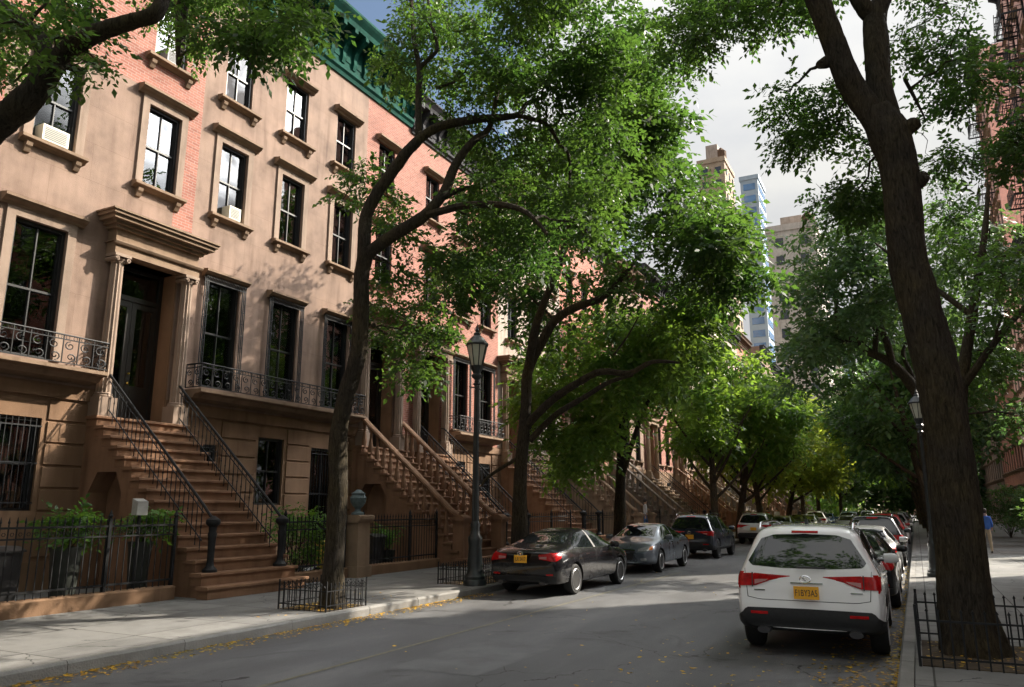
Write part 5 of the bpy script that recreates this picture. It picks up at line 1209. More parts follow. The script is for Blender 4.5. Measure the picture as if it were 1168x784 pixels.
def smoothline(pts, rad, sub=4):
    P = [Vector(p) for p in pts]; n = len(P); out = []; rr = []
    for i in range(n-1):
        p0 = P[max(i-1, 0)]; p1 = P[i]; p2 = P[i+1]; p3 = P[min(i+2, n-1)]
        for s in range(sub):
            t = s/sub; q = 0.5*((2*p1)+(-p0+p2)*t+(2*p0-5*p1+4*p2-p3)*t*t+(-p0+3*p1-3*p2+p3)*t**3)
            out.append(q); rr.append(rad[i]+(rad[i+1]-rad[i])*t)
    out.append(P[-1]); rr.append(rad[-1]); return out, rr
def make_tree(name, base, limbs, clumps, leaf, mat, label, seed, group='trees along the pavements', twig=0.025, trunk_n=16, k=9, barkm='bark_near', lump=0.05, wid=0.56, sub=True, rough=0.0):
    """limbs: (list of world points, list of radii); clumps joined to the nearest limb by thin branches"""
    root = empty(name, base, label, 'tree', group); O = Vector(base); rs = random.Random(seed)
    b = MB(); nodes = []
    for li, (pts, rad) in enumerate(limbs):
        P, Rr = smoothline([Vector(p)-O for p in pts], rad, 10 if (rough > 0 and rad[0] > .12) else 4)
        Rr = [r*(1+rs.uniform(-lump, lump)) for r in Rr]
        b.tube(P, Rr, trunk_n if Rr[0] > 0.1 else 7)
        if li > 0 or True: nodes += [(p, r) for p, r in zip(P, Rr) if p.z > 2.0]
    if rough > 0:     # furrows, knots and an uneven flare at the foot
        for i, v in enumerate(b.v):
            q = Vector(v); c_ = nz.fractal(Vector((q.x*9, q.y*9, q.z*1.3)), 1.0, 2.1, 4)+0.6*nz.noise(Vector((q.x*2.2, q.y*2.2, q.z*0.9+seed)))
            ax_ = b.ax[i] if i < len(b.ax) else None
            if ax_ is None: continue
            d_ = q-ax_; f_ = 1+rough*c_
            if q.z < 0.7: f_ += 0.16*(0.7-q.z)*(1+math.sin(math.atan2(d_.y, d_.x)*5+seed))
            b.v[i] = tuple(ax_+d_*f_)
    b.build('trunk', barkm, root, True)
    tb = MB(); tips = list(nodes)
    cl = sorted(clumps, key=lambda c: min((Vector(c[:3])-O-n[0]).length for n in nodes[::3]))
    for c in cl:
        q = Vector(c[:3])-O; best = min(tips, key=lambda n: (n[0]-q).length+(0.6 if n[0].z > q.z+0.3 else 0)); L_ = (best[0]-q).length
        if L_ < 0.15: continue
        r0 = min(best[1]*0.6, twig+0.006*L_); P = wig(best[0], q, 5, 0.10, rs); RR = [r0*(1-0.75*i/5)+0.003 for i in range(6)]
        tb.tube(P, RR, 5); tips += [(P[2], RR[2]), (P[3], RR[3]), (P[5], RR[5])]
        if sub:
            for _ in range(4):
                e = q+Vector((rs.gauss(0, 1), rs.gauss(0, 1), rs.gauss(0, .7))).normalized()*c[3]*0.8; tb.tube(wig(q, e, 3, .08, rs), [0.009, 0.007, 0.005, 0.003], 4)
    tb.build('branch', barkm, root, True)
    foliage('crown', root, clumps, leaf, mat, seed, k=k, origin=base, wid=wid)
    return root
def A(lst, dY=0.0): return [tuple(at(x, y, Y+dY)) for x, y, Y in lst]
def above(xa, xb, ya, yb, za, zb, n, r, sp, seed, lim=-70):
    """clumps of the part of a crown that stands higher than the picture shows"""
    rs = random.Random(seed); out = []; t = 0
    while len(out) < n and t < 5000:
        t += 1; p = Vector((rs.uniform(xa, xb), rs.uniform(ya, yb), rs.uniform(za, zb))); v = p-Vector((0, 0, H)); d = v.dot(fwd)
        if d > 0.5:
            px = 584+FPX*v.dot(rgt)/d; py = 392-FPX*v.dot(upv)/d
            if py > lim-r*FPX/d*0.75 and -200 < px < 1400: continue
        out.append((p.x, p.y, p.z, r, sp))
    return out
# T1, the slender dark tree in front of the facades
t1 = [(A([(378, 700, 11.1), (380, 660, 11.1), (383, 610, 11.1), (386, 560, 11.1), (386, 500, 11.1), (396, 450, 11.1), (410, 400, 11.1), (413, 345, 11.1), (414, 310, 11.1), (420, 280, 11.1)]), [.22, .19, .175, .17, .17, .17, .16, .155, .15, .155]),
      (A([(416, 300, 11.1), (417, 268, 11.1), (419, 242, 11.2), (432, 214, 11.3), (454, 184, 11.5), (470, 163, 11.6), (500, 139, 11.9), (545, 129, 12.3), (594, 124, 12.8), (607, 110, 13.1), (627, 103, 13.4)]), [.13, .13, .125, .12, .12, .11, .095, .085, .06, .045, .03]),
      (A([(419, 290, 11.1), (428, 280, 11.1), (457, 260, 11.2), (487, 241, 11.4), (510, 214, 11.7), (524, 180, 12.0), (545, 153, 12.3), (564, 136, 12.6), (576, 77, 13.0), (588, 48, 13.3)]), [.12, .125, .12, .115, .10, .09, .08, .06, .035, .02]),
      (A([(487, 241, 11.4), (533, 229, 11.3), (579, 228, 11.2), (610, 238, 11.0), (632, 262, 10.9)]), [.08, .07, .065, .045, .03]),
      (A([(510, 220, 11.65), (530, 210, 11.9), (552, 207, 12.1), (570, 203, 12.4), (574, 222, 12.5)]), [.06, .05, .045, .035, .015]),
      (A([(480, 150, 11.7), (480, 100, 11.9), (481, 69, 12.0), (474, 31, 12.2), (470, -30, 12.4)]), [.075, .07, .065, .055, .04]),
      (A([(481, 69, 12.0), (492, 58, 12.1), (502, 45, 12.2), (495, 15, 12.4), (488, -30, 12.6)]), [.05, .045, .04, .035, .03]),
      (A([(594, 124, 12.8), (629, 134, 12.9), (645, 158, 13.1), (656, 172, 13.2), (656, 214, 13.4), (650, 250, 13.6)]), [.05, .045, .04, .035, .03, .02]),
      (A([(500, 92, 12.0), (520, 86, 12.2), (528, 80, 12.4)]), [.035, .03, .02])]
c1 = region([(520, -50), (750, -50), (740, 60), (715, 130), (720, 190), (640, 190), (560, 190), (500, 130), (500, 60)], 12.0, 15.5, 46, .4, .7, 125, 1)
c1 += region([(440, 10), (470, -40), (540, -40), (530, 60), (500, 110), (450, 100), (425, 50)], 11.8, 14, 13, .3, .5, 60, 101)
c1 += region([(345, 205), (410, 170), (470, 190), (500, 240), (560, 260), (530, 330), (470, 330), (430, 300), (380, 265)], 11.2, 13.5, 15, .25, .42, 42, 2)
c1 += region([(420, 320), (470, 330), (515, 330), (515, 400), (490, 430), (440, 420), (425, 380)], 11.4, 13.5, 11, .25, .42, 50, 3)
c1 += region([(560, 190), (700, 190), (720, 260), (600, 300), (540, 270)], 11.5, 14.5, 18, .35, .6, 95, 4)
c1 += above(-12, -4, 9, 17, 10, 13.5, 22, .8, 80, 5)
make_tree('street_tree', tuple(at(378, 700, 11.1)), t1, c1, .105, 'leaf_near', 'slender dark tree with bent limbs in a low iron guard by the left kerb', 11, trunk_n=28, lump=.02, rough=.10).location += Vector((-.26, .30, .06))
# T2
t2 = [(A([(593, 650, 18.6), (593, 560, 18.6), (596, 510, 18.6), (600, 464, 18.6), (602, 424, 18.6), (617, 392, 18.7), (633, 366, 18.8), (656, 351, 18.9), (686, 340, 19), (707, 320, 19.2), (730, 290, 19.6)]), [.26, .19, .165, .15, .145, .135, .12, .11, .095, .075, .04]),
      (A([(602, 424, 18.6), (606, 400, 18.4), (612, 370, 18.2), (625, 335, 18.0), (640, 300, 18.0), (650, 250, 18.2)]), [.12, .12, .11, .09, .07, .05]),
      (A([(600, 486, 18.6), (629, 457, 18.5), (659, 437, 18.4), (686, 424, 18.4), (717, 426, 18.5), (744, 413, 18.7), (775, 414, 19)]), [.12, .11, .10, .09, .075, .055, .03]),
      (A([(604, 503, 18.6), (633, 474, 18.9), (667, 453, 19.1), (695, 436, 19.3), (722, 428, 19.6)]), [.09, .085, .075, .06, .04]),
      (A([(595, 520, 18.6), (575, 532, 18.3), (556, 545, 18.1), (548, 556, 18.0)]), [.06, .05, .04, .02]),
      (A([(700, 405, 19.0), (715, 385, 19.1), (728, 362, 19.2)]), [.03, .025, .015])]
c2 = region([(560, 190), (640, 150), (700, 150), (775, 165), (820, 215), (850, 285), (830, 340), (760, 330), (700, 345), (640, 320), (610, 400), (590, 340), (540, 330), (500, 370), (490, 330), (520, 260)], 18.8, 24.5, 68, .5, .92, 98, 6)
c2 += region([(690, 60), (735, 20), (735, 110), (770, 165), (740, 190), (680, 150)], 17, 21, 14, .5, .8, 140, 7)
c2 += region([(800, 245), (850, 255), (876, 285), (868, 325), (830, 350), (780, 335)], 18.5, 22.5, 13, .45, .7, 85, 61)
c2 += above(-14, -4, 15, 22, 13.5, 15.5, 16, 1.0, 90, 8)
make_tree('street_tree', tuple(at(593, 650, 18.6)), t2, c2, .165, 'leaf_near', 'tree behind the near lamp post with a long low branch to the right', 12)
# T3: the sunlit low foliage behind T2
t3 = [([(-9.4, 26.5, .1), (-9.3, 26.5, 2.4), (-9.1, 26.4, 4.5), (-8.8, 26.6, 7.0), (-8.4, 27, 9.5)], [.24, .19, .16, .12, .06]), ([(-9.2, 26.5, 3.0), (-8.3, 25.6, 4.6), (-7.4, 25.0, 6.0)], [.1, .08, .04]), ([(-9.1, 26.4, 4.2), (-10.2, 26, 5.4), (-11.5, 25.5, 6.4)], [.1, .07, .04])]
c3 = region([(610, 400), (700, 350), (800, 340), (830, 385), (765, 430), (712, 455), (698, 530), (645, 540), (618, 505), (600, 450)], 22.0, 28.0, 62, .5, .85, 105, 9)
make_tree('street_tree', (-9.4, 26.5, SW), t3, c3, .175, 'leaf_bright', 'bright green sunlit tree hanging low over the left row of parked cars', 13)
# R1: the big near trunk on the right
r1 = [(A([(1112, 752, 11.5), (1108, 725, 11.5), (1101, 680, 11.5), (1093, 600, 11.5), (1086, 530, 11.5), (1079, 480, 11.5), (1067, 415, 11.5), (1050, 350, 11.5), (1037, 300, 11.5), (1031, 245, 11.5), (1026, 190, 11.5), (1014, 155, 11.5), (998, 128, 11.5)]), [.37, .33, .30, .285, .275, .27, .265, .26, .25, .245, .24, .27, .23]),
      (A([(1012, 165, 11.5), (992, 128, 11.45), (970, 95, 11.4), (952, 50, 11.3), (933, 0, 11.2), (915, -60, 11.1)]), [.17, .18, .175, .17, .165, .15]),
      (A([(1022, 180, 11.5), (1013, 145, 11.55), (1003, 100, 11.6), (1000, 50, 11.7), (998, 20, 11.8), (1010, -10, 11.9), (1020, -60, 12)]), [.19, .19, .18, .175, .17, .13, .12]),
      (A([(998, 25, 11.8), (985, 8, 11.7), (976, -10, 11.7), (974, -60, 11.6)]), [.13, .12, .12, .1]),
      (A([(1030, 150, 11.5), (1042, 142, 11.45), (1046, 139, 11.45)]), [.12, .10, .075]),
      (A([(1040, 212, 11.5), (1052, 203, 11.45), (1056, 200, 11.42)]), [.14, .10, .07]),
      (A([(945, 70, 11.3), (937, 73, 11.25), (935, 74, 11.2)]), [.10, .075, .055]),
      (A([(1032, 90, 11.8), (1045, 115, 12.0), (1055, 135, 12.3)]), [.03, .025, .01])]
cr = region([(882, 148), (900, 100), (950, 92), (975, 130), (1000, 190), (965, 195), (935, 200), (905, 175)], 11.6, 13.0, 11, .22, .38, 60, 20)
cr += region([(1015, -30), (1095, -30), (1100, 60), (1080, 130), (1035, 100), (1020, 50)], 11.8, 14.5, 12, .3, .5, 50, 21)
cr += region([(1065, 55), (1125, 60), (1115, 130), (1090, 120)], 12.0, 14.0, 4, .25, .4, 70, 27)
cr += region([(1050, 120), (1120, 110), (1175, 140), (1175, 200), (1110, 200), (1062, 190)], 12.0, 14.5, 8, .3, .42, 80, 22)
cr += region([(930, 215), (1000, 205), (1010, 245), (950, 250)], 12.0, 14.0, 7, .3, .45, 70, 23)
cr += region([(760, -40), (930, -40), (920, 10), (830, 35), (790, 70), (765, 80)], 11.2, 14, 20, .4, .65, 100, 24)
cr += above(-6, 5, 6, 17, 9.5, 14, 38, .9, 90, 25)
make_tree('street_tree', tuple(at(1110, 752, 11.5)), r1, cr, .085, 'leaf_near', 'massive leaning tree forking overhead on the right pavement', 14, trunk_n=44, lump=.01, rough=.11)
# R2
r2 = [([(0.75, 33.5, .1), (0.7, 33.5, 2.2), (0.5, 33.3, 4.2), tuple(at(1055, 468, 33.0)), tuple(at(1040, 440, 32.6)), tuple(at(1028, 425, 32.4)), tuple(at(1013, 412, 32.2)), tuple(at(990, 401, 32.0)), tuple(at(975, 387, 31.8)), tuple(at(956, 386, 31.6)), tuple(at(954, 330, 31.6))], [.30, .25, .23, .21, .20, .19, .17, .14, .12, .09, .06]),
      (A([(1018, 416, 32.2), (1012, 392, 32.0), (1004, 372, 31.8), (1000, 345, 31.8), (998, 300, 32.0)]), [.14, .13, .12, .10, .06]),
      (A([(998, 402, 32.1), (999, 380, 32.0), (999, 361, 31.9), (1000, 320, 32.0)]), [.10, .10, .09, .04]),
      (A([(1050, 455, 33.0), (1040, 428, 33.2), (1030, 405, 33.4), (1034, 390, 33.6), (1040, 370, 33.8)]), [.10, .09, .08, .06, .03])]
cb = region([(905, 325), (925, 262), (955, 235), (1030, 215), (1050, 300), (1040, 370), (1000, 380), (955, 395), (925, 435), (895, 435), (882, 410), (905, 365)], 29, 35, 54, .5, .95, 62, 30)
cb += region([(1055, 205), (1110, 215), (1175, 300), (1175, 370), (1140, 400), (1175, 480), (1110, 480), (1085, 400), (1060, 290)], 27, 34, 11, .45, .8, 48, 31)
cb += above(-4, 5, 28, 36, 15, 19, 6, 1.0, 60, 32)
make_tree('street_tree', (0.75, 33.5, SW), r2, cb, .20, 'leaf_blue', 'dark bluish green tree with crooked limbs behind the big right trunk', 15)
# a tree added to dapple the sunlit road, trunk hidden, crown over right pavement
r3 = [([(1.1, 21.5, .1), (1.1, 21.5, 2.5), (1.25, 21.6, 4.6), (1.7, 21.8, 6.6), (2.2, 22.2, 8.6), (2.5, 22.5, 10.2)], [.20, .16, .14, .12, .08, .04]), ([(1.3, 21.6, 4.8), (2.4, 21.2, 6.2), (3.6, 21.0, 7.2)], [.10, .07, .03]), ([(1.7, 21.8, 6.6), (.6, 22.4, 8.0), (-.3, 23, 9.2)], [.08, .06, .03])]
c3b = region([(1065, 215), (1110, 215), (1175, 300), (1175, 370), (1140, 400), (1175, 480), (1115, 480), (1095, 400), (1070, 290)], 18, 25, 20, .4, .65, 75, 35)
c3b += above(-2, 4, 18, 26, 9.5, 12.5, 14, .8, 70, 36)
make_tree('street_tree', (1.1, 21.5, SW), r3, c3b, .12, 'leaf_near', 'tree added just behind the massive leaning trunk, crown at the right edge', 17)
# T0: tree at the left edge, nearer than the first one
t0 = [([(-9.3, 3.2, .1), (-9.3, 3.2, 2.5), (-9.2, 3.4, 4.4), tuple(at(-60, 190, 5.0)), tuple(at(0, 140, 5.2)), tuple(at(28, 118, 5.3)), tuple(at(50, 90, 5.4)), tuple(at(72, 62, 5.5)), tuple(at(110, 38, 5.6)), tuple(at(150, 25, 5.8)), tuple(at(178, 14, 5.9)), tuple(at(190, -20, 6)), tuple(at(196, -70, 6.1))], [.30, .26, .23, .21, .19, .185, .17, .13, .115, .105, .10, .09, .07]),
      (A([(46, 92, 5.4), (50, 60, 5.4), (42, 40, 5.4), (22, 22, 5.35), (0, 4, 5.3), (-40, -40, 5.2)]), [.14, .12, .10, .075, .065, .06]),
      (A([(215, -60, 8.0), (212, -20, 8.0), (207, 20, 8.0), (206, 50, 8.0), (204, 74, 8.0)]), [.10, .10, .095, .085, .05])]
c0 = region([(-30, -20), (50, -20), (100, 20), (120, 50), (60, 55), (20, 60), (-20, 90)], 5.0, 6.8, 18, .25, .42, 50, 40)
c0 += region([(120, 50), (110, 60), (115, 70), (40, 90), (0, 100)], 5.2, 5.8, 4, .15, .22, 14, 41)
c0 += region([(150, -30), (300, -30), (370, -20), (365, 10), (335, 50), (315, 85), (325, 95), (270, 50), (215, 65), (190, 30)], 7.0, 9.5, 30, .25, .42, 62, 42)
c0 += above(-13, -6, 0, 8, 8, 12, 30, .9, 90, 43)
make_tree('street_tree', (-9.3, 3.2, SW), t0, c0, .095, 'leaf_near', 'tree whose thick limb crosses the top left corner', 16, trunk_n=24, lump=.02, rough=.10)
# generic trees farther down both pavements
def far_tree(x, y, h, rad, n, leaf, mat, label, seed, sp=110, lean=0.0, zc=None, low=0.36):
    rs = random.Random(seed); base = (x, y, SW)
    top = (x+lean*2.2, y+rs.uniform(-.4, .4), h*0.72)
    limbs = [([(x, y, .1), (x+lean*.3, y, h*.16), (x+lean, y, h*.34), (x+lean*1.6, y, h*.52), top], [.26, .2, .17, .12, .05])]
    cl = []
    for i in range(7):
        a = i*2.4+rs.random(); q = Vector((x+lean*.6, y, h*(.22+.04*i))); e = Vector((x+lean*1.5+rad*.7*math.cos(a), y+rad*.7*math.sin(a), h*(.48+.05*i)))
        m = q.lerp(e, .5)+Vector((0, 0, -.15*rad*.3)); limbs.append(([tuple(q), tuple(m), tuple(e)], [.10, .07, .03]))
    for i in range(n):
        u = rs.uniform(-1, 1); a = rs.uniform(0, 6.28); r = (1-u*u)**.5*rs.uniform(.55, 1.0); z = h*(low+(1-low)*.5*(1+u*.95))
        cr_ = rad*rs.uniform(.2, .32); cl.append((x+lean*1.5+rad*r*math.cos(a), y+rad*r*math.sin(a), z, cr_*.85, int(sp*.42*(cr_/(rad*.3))**2)))
    return make_tree('street_tree', base, limbs, cl, leaf*1.5, mat, label, seed, trunk_n=8, barkm='bark_far', sub=False, k=7, wid=.55)
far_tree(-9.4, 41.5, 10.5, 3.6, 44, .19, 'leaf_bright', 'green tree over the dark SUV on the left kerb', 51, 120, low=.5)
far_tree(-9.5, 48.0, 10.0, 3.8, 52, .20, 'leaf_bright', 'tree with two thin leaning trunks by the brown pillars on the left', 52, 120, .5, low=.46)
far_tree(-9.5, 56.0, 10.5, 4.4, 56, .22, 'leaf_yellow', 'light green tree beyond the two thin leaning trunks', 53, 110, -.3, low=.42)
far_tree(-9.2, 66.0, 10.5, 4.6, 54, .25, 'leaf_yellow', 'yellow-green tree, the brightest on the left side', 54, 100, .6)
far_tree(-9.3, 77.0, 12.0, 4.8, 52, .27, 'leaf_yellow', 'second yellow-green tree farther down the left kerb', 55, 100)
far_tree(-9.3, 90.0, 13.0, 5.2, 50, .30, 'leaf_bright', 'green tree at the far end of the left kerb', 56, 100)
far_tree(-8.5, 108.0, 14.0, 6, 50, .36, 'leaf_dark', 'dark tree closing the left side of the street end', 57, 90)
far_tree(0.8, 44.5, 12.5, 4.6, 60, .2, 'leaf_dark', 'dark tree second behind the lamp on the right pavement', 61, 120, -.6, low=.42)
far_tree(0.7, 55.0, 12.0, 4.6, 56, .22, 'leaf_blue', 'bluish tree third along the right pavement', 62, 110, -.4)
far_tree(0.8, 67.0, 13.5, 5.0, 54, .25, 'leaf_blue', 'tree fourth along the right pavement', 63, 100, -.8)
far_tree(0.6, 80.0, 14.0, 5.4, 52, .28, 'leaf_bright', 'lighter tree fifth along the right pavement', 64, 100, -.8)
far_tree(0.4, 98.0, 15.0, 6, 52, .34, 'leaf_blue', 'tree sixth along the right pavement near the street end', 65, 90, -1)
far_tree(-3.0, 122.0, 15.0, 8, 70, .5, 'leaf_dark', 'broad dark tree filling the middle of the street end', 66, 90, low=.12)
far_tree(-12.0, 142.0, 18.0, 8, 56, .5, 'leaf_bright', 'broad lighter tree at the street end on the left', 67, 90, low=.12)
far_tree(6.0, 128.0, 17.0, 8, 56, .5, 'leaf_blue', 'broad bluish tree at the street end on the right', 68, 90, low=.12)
far_tree(-8.4, -4.0, 14, 6.8, 80, .2, 'leaf_near', 'tree behind the viewer on the left pavement', 69, 90)
far_tree(-0.8, -5.0, 14, 6.8, 80, .2, 'leaf_near', 'tree behind the viewer on the right pavement', 70, 90)
# tree guards
guard(-9.72, 11.42, 1.08, 1.1, 'low iron guard round the slender tree on the left pavement', .46)
guard(-9.72, 17.6, 1.05, 3.0, 'low iron guard beside the near lamp post and black saloon', .46)
guard(1.25, 11.35, 2.75, 1.95, 'iron guard round the massive tree on the right pavement', .62, 1.35, hoop=False)
# ------------------------------------------------------------------ plants, pots, bins
def shrub(name, x, y, z, w, h, n, leaf, mat, label, seed, pot=None, cat='plant', group=None):
    root = empty(name, (x, y, z), label, cat, group); rs = random.Random(seed); z0 = 0
    if pot: b = MB(); b.lathe([(w*.25, 0), (w*.34, pot*.9), (w*.38, pot), (w*.32, pot), (w*.3, pot-.05)], n=14); b.build('pot', 'planter_dark', root, True); z0 = pot
    b = MB(); cl = []
    for i in range(n):
        e = Vector((rs.gauss(0, w*.28), rs.gauss(0, w*.28), z0+h*rs.uniform(.35, 1.0))); b.tube(wig((rs.uniform(-.04, .04), rs.uniform(-.04, .04), z0-.03), e, 4, .1, rs), [.012, .01, .008, .006, .004], 4)
        cl.append((x+e.x, y+e.y, z+e.z, w*rs.uniform(.15, .26), 16))
    b.build('stem', 'bark_far', root); foliage('foliage', root, cl, leaf, mat, seed, k=7, origin=(x, y, z), wid=.5)
shrub('potted_plant', -14.1, 9.35, SW, .8, .6, 10, .11, 'leaf_plant', 'leafy plant behind the fence left of the stoop arch', 71, 1.05)
shrub('potted_plant', -13.9, 10.75, SW, .65, .6, 9, .10, 'leaf_plant', 'leafy plant behind the fence right beside the stoop flank', 72, 1.1)
shrub('shrub', -13.9, 15.3, SW, 1.5, 1.75, 26, .09, 'leaf_plant', 'green shrub behind the short fence right of the near stoop', 73)
shrub('potted_plant', -14.6, 20.0, SW, .7, .7, 9, .09, 'leaf_plant', 'small potted plant behind the fence before the balustraded stoop', 74, .5)
0 and shrub('hanging_plant', -16.2, 24.6, SW+4.85, .6, .4, 10, .08, 'leaf_plant', 'small plant at the top of the thin-railed iron stoop', 75, .2)
for i, (x, y, w, h) in enumerate([(5.2, 30.5, 1.6, 2.0), (5.0, 34.0, 1.8, 2.4), (5.3, 38.5, 1.6, 2.8), (5.0, 44, 1.8, 2.6), (5.2, 50, 2.0, 2.8), (5.0, 57, 2.0, 2.8)]):
    shrub('shrub', x, y, SW, w, h, 34, .13, 'leaf_dark', ['dark shrub nearest along the right building', 'shrub second along the right building', 'shrub third along the right building', 'shrub fourth along the right building', 'shrub fifth along the right building', 'shrub farthest along the right building'][i], 80+i, group='shrubs along the right building')
def planter(x, y, label):
    b = MB(); b.lathe([(.22, 0), (.24, .05), (.2, .1), (.3, .5), (.36, .72), (.38, .78), (.34, .78), (.32, .70)], n=18); o = b.build('planter_urn', 'planter_dark', smooth=True); o.location = (x, y, SW); tag(o, label, 'planter')
planter(3.55, 23.5, 'big dark planter at the right edge of the right pavement'); planter(4.3, 29.0, 'second dark planter farther along the right pavement')
b = MB(); b.box(-.3, .3, -.3, .3, 0, .95); o = b.build('refuse_bin', 'bin_black', smooth=False); o.location = (-14.7, 9.9, SW)
bpy.data.objects.remove(o)
def bin_(x, y, label, w=.3, h=1.0, mat='bin_black'):
    r = empty('refuse_bin', (x, y, SW), label, 'bin'); b = MB()
    b.v = [(-w*.85, -w*.85, .05), (w*.85, -w*.85, .05), (w*.85, w*.85, .05), (-w*.85, w*.85, .05), (-w, -w, h), (w, -w, h), (w, w, h), (-w, w, h)]
    b.f = [(0, 3, 2, 1), (4, 5, 6, 7), (0, 1, 5, 4), (1, 2, 6, 5), (2, 3, 7, 6), (3, 0, 4, 7)]; b.m = [0]*6; b.build('tub', mat, r)
    c = MB(); c.prism([(-w-.03, h+.003), (w+.05, h+.003), (w+.05, h+.03), (w*.4, h+.10), (-w*.6, h+.10), (-w-.03, h+.05)], -w-.02, w+.02); c.build('lid', mat, r)
    for s in (-1, 1): c = MB(); c.lathe([(.1, -.03), (.1, .03)], (-w*.7, s*.0+s*(w*.8), .1), 12); c.v = [(v[0], v[1]+0, v[2]) for v in c.v]; c.build('wheel', 'rubber', r)
bin_(-14.3, 8.2, 'black bin behind the fence at the far left'); bin_(-14.6, 19.2, 'black bin behind the fence past the urn pier', .3, .9); bin_(-14.9, 17.7, 'yellow bin behind the fence beside the urn pier', .28, .75, 'card_yellow')
b = MB(); b.prism([(-.08, 0), (.08, 0), (.08, .26), (-.08, .32)], -.12, .12); o = b.build('letter_box', 'white_box'); o.location = (-13.5, 10.35, SW+1.62)
tag(o, 'small pale letter box on a black post behind the fence by the stoop', 'letter box'); 
p = MB(); p.tube([(0, 0, -1.62), (0, 0, 0)], .03, 6); p.build('post', 'iron', o)
def ac(parent_y, z, w, label, mat='ac_cream'):
    r = empty('air_conditioner', (XF-.02, parent_y, z), label, 'air conditioner', 'window air conditioners'); b = MB(); b.box(-.25, .16, -w/2, w/2, .004, .38); b.build('case', mat, r)
    g = MB()
    for k in range(7): g.box(.161, .172, -w/2+.05, w/2-.05, .05+k*.043, .066+k*.043)
    g.build('louvre', 'ac_grey', r)
ac(9.75, 10.12, .62, 'cream air conditioner in the left window over the balcony'); ac(15.12, 10.12, .42, 'small air conditioner in the third floor window of the tan brownstone'); ac(12.6, 13.77, .4, 'air conditioner in the top window above the column doorway', 'ac_grey')
# ------------------------------------------------------------------ people
def person(x, y, z, rz, label, top, legs, hair='hair_dark', walk=.25, sit=False, h=1.72, hat=None, extra=None):
    root = empty('person', (x, y, z), label, 'person', rz=rz); s = h/1.72
    if sit: J = dict(pel=(0, 0, .48), kl=(-.12, .42, .5), kr=(.12, .42, .5), al=(-.12, .45, .06), ar=(.12, .45, .06))
    else: J = dict(pel=(0, 0, .92), kl=(-.10, walk*.5, .50), kr=(.10, -walk*.35, .50), al=(-.10, walk*.75, .08), ar=(.10, -walk, .12))
    px, py, pz = J['pel']
    V = [J['pel'], (px-.09, py, pz-.03), J['kl'], J['al'], (J['al'][0], J['al'][1]+.16, J['al'][2]-.05), (px+.09, py, pz-.03), J['kr'], J['ar'], (J['ar'][0], J['ar'][1]+.16, J['ar'][2]-.05),
         (px, py, pz+.22), (px, py, pz+.45), (px, py+.01, pz+.56), (px, py+.02, pz+.66), (px, py+.02, pz+.76),
         (px-.17, py, pz+.48), (px-.22, py-.05+walk*.2, pz+.2), (px-.2, py+.08, pz-.03), (px+.17, py, pz+.48), (px+.22, py+.05-walk*.2, pz+.2), (px+.2, py+.06, pz-.03)]
    E_ = [(0, 1), (1, 2), (2, 3), (3, 4), (0, 5), (5, 6), (6, 7), (7, 8), (0, 9), (9, 10), (10, 11), (11, 12), (12, 13), (10, 14), (14, 15), (15, 16), (10, 17), (17, 18), (18, 19)]
    Rr = [.14, .09, .062, .045, .035, .09, .062, .045, .035, .125, .14, .055, .085, .09, .06, .045, .03, .06, .045, .03]
    me = bpy.data.meshes.new('body'); me.from_pydata([tuple(c*s for c in v) for v in V], E_, []); o = bpy.data.objects.new('t', me); COL.objects.link(o)
    m = o.modifiers.new('k', 'SKIN'); 
    for i, sv in enumerate(me.skin_vertices[0].data): sv.radius = (Rr[i]*s*(1.15 if i in (0, 9, 10) else 1), Rr[i]*s*(.8 if i in (0, 9, 10) else 1)); sv.use_root = (i == 0)
    o.modifiers.new('s', 'SUBSURF').levels = 2
    dg = bpy.context.evaluated_depsgraph_get(); m2 = bpy.data.meshes.new_from_object(o.evaluated_get(dg)); bpy.data.objects.remove(o)
    for q in ('skin', top, legs, 'shoe'): m2.materials.append(MATS[q])
    for p in m2.polygons:
        c = p.center/s; arm = abs(c.x) > .155
        p.material_index = 3 if c.z < .13 and not (sit and c.z > .13) else (2 if c.z < pz+.03 and not (arm and c.z > pz-.2) else (1 if c.z < pz+.55 and not (arm and c.z < pz+.10) else 0)); p.use_smooth = True
    m2.name = 'body'; link('body', m2, root)
    b = MB(); b.lathe([(.03, -.10), (.085, -.06), (.103, .0), (.095, .06), (.05, .11), (.01, .12)], (px*s, (py-.005)*s, (pz+.73)*s), 12); b.build('hair', hair, root, True)
    if extra == 'backpack':
        b = MB(); b.prism([(-.15, pz+.1), (.15, pz+.1), (.16, pz+.4), (.1, pz+.52), (-.1, pz+.52), (-.16, pz+.4)], -.27, -.11); b.build('backpack', top, root)
    return root
person(2.35, 36.0, SW, 0, 'person in blue top and pale trousers walking away on the right pavement', 'cloth_blue', 'cloth_tan', extra='backpack')
person(-13.0, 41.0, SW+.5, R(-60), 'person in white top and jeans standing at a stoop on the left', 'cloth_white', 'cloth_denim')
person(-10.4, 64.0, SW, R(180), 'person in red on the left pavement under the yellow-green tree', 'cloth_red', 'cloth_dark')
person(-10.9, 72.0, SW, R(180), 'person in white on the left pavement far away', 'cloth_white', 'cloth_tan')
person(-10.3, 83.0, SW, R(10), 'person in dark clothes on the left pavement far away', 'cloth_dark', 'cloth_dark')
person(3.2, 52.0, SW, R(0), 'distant person in tan on the right pavement', 'cloth_tan', 'cloth_dark')
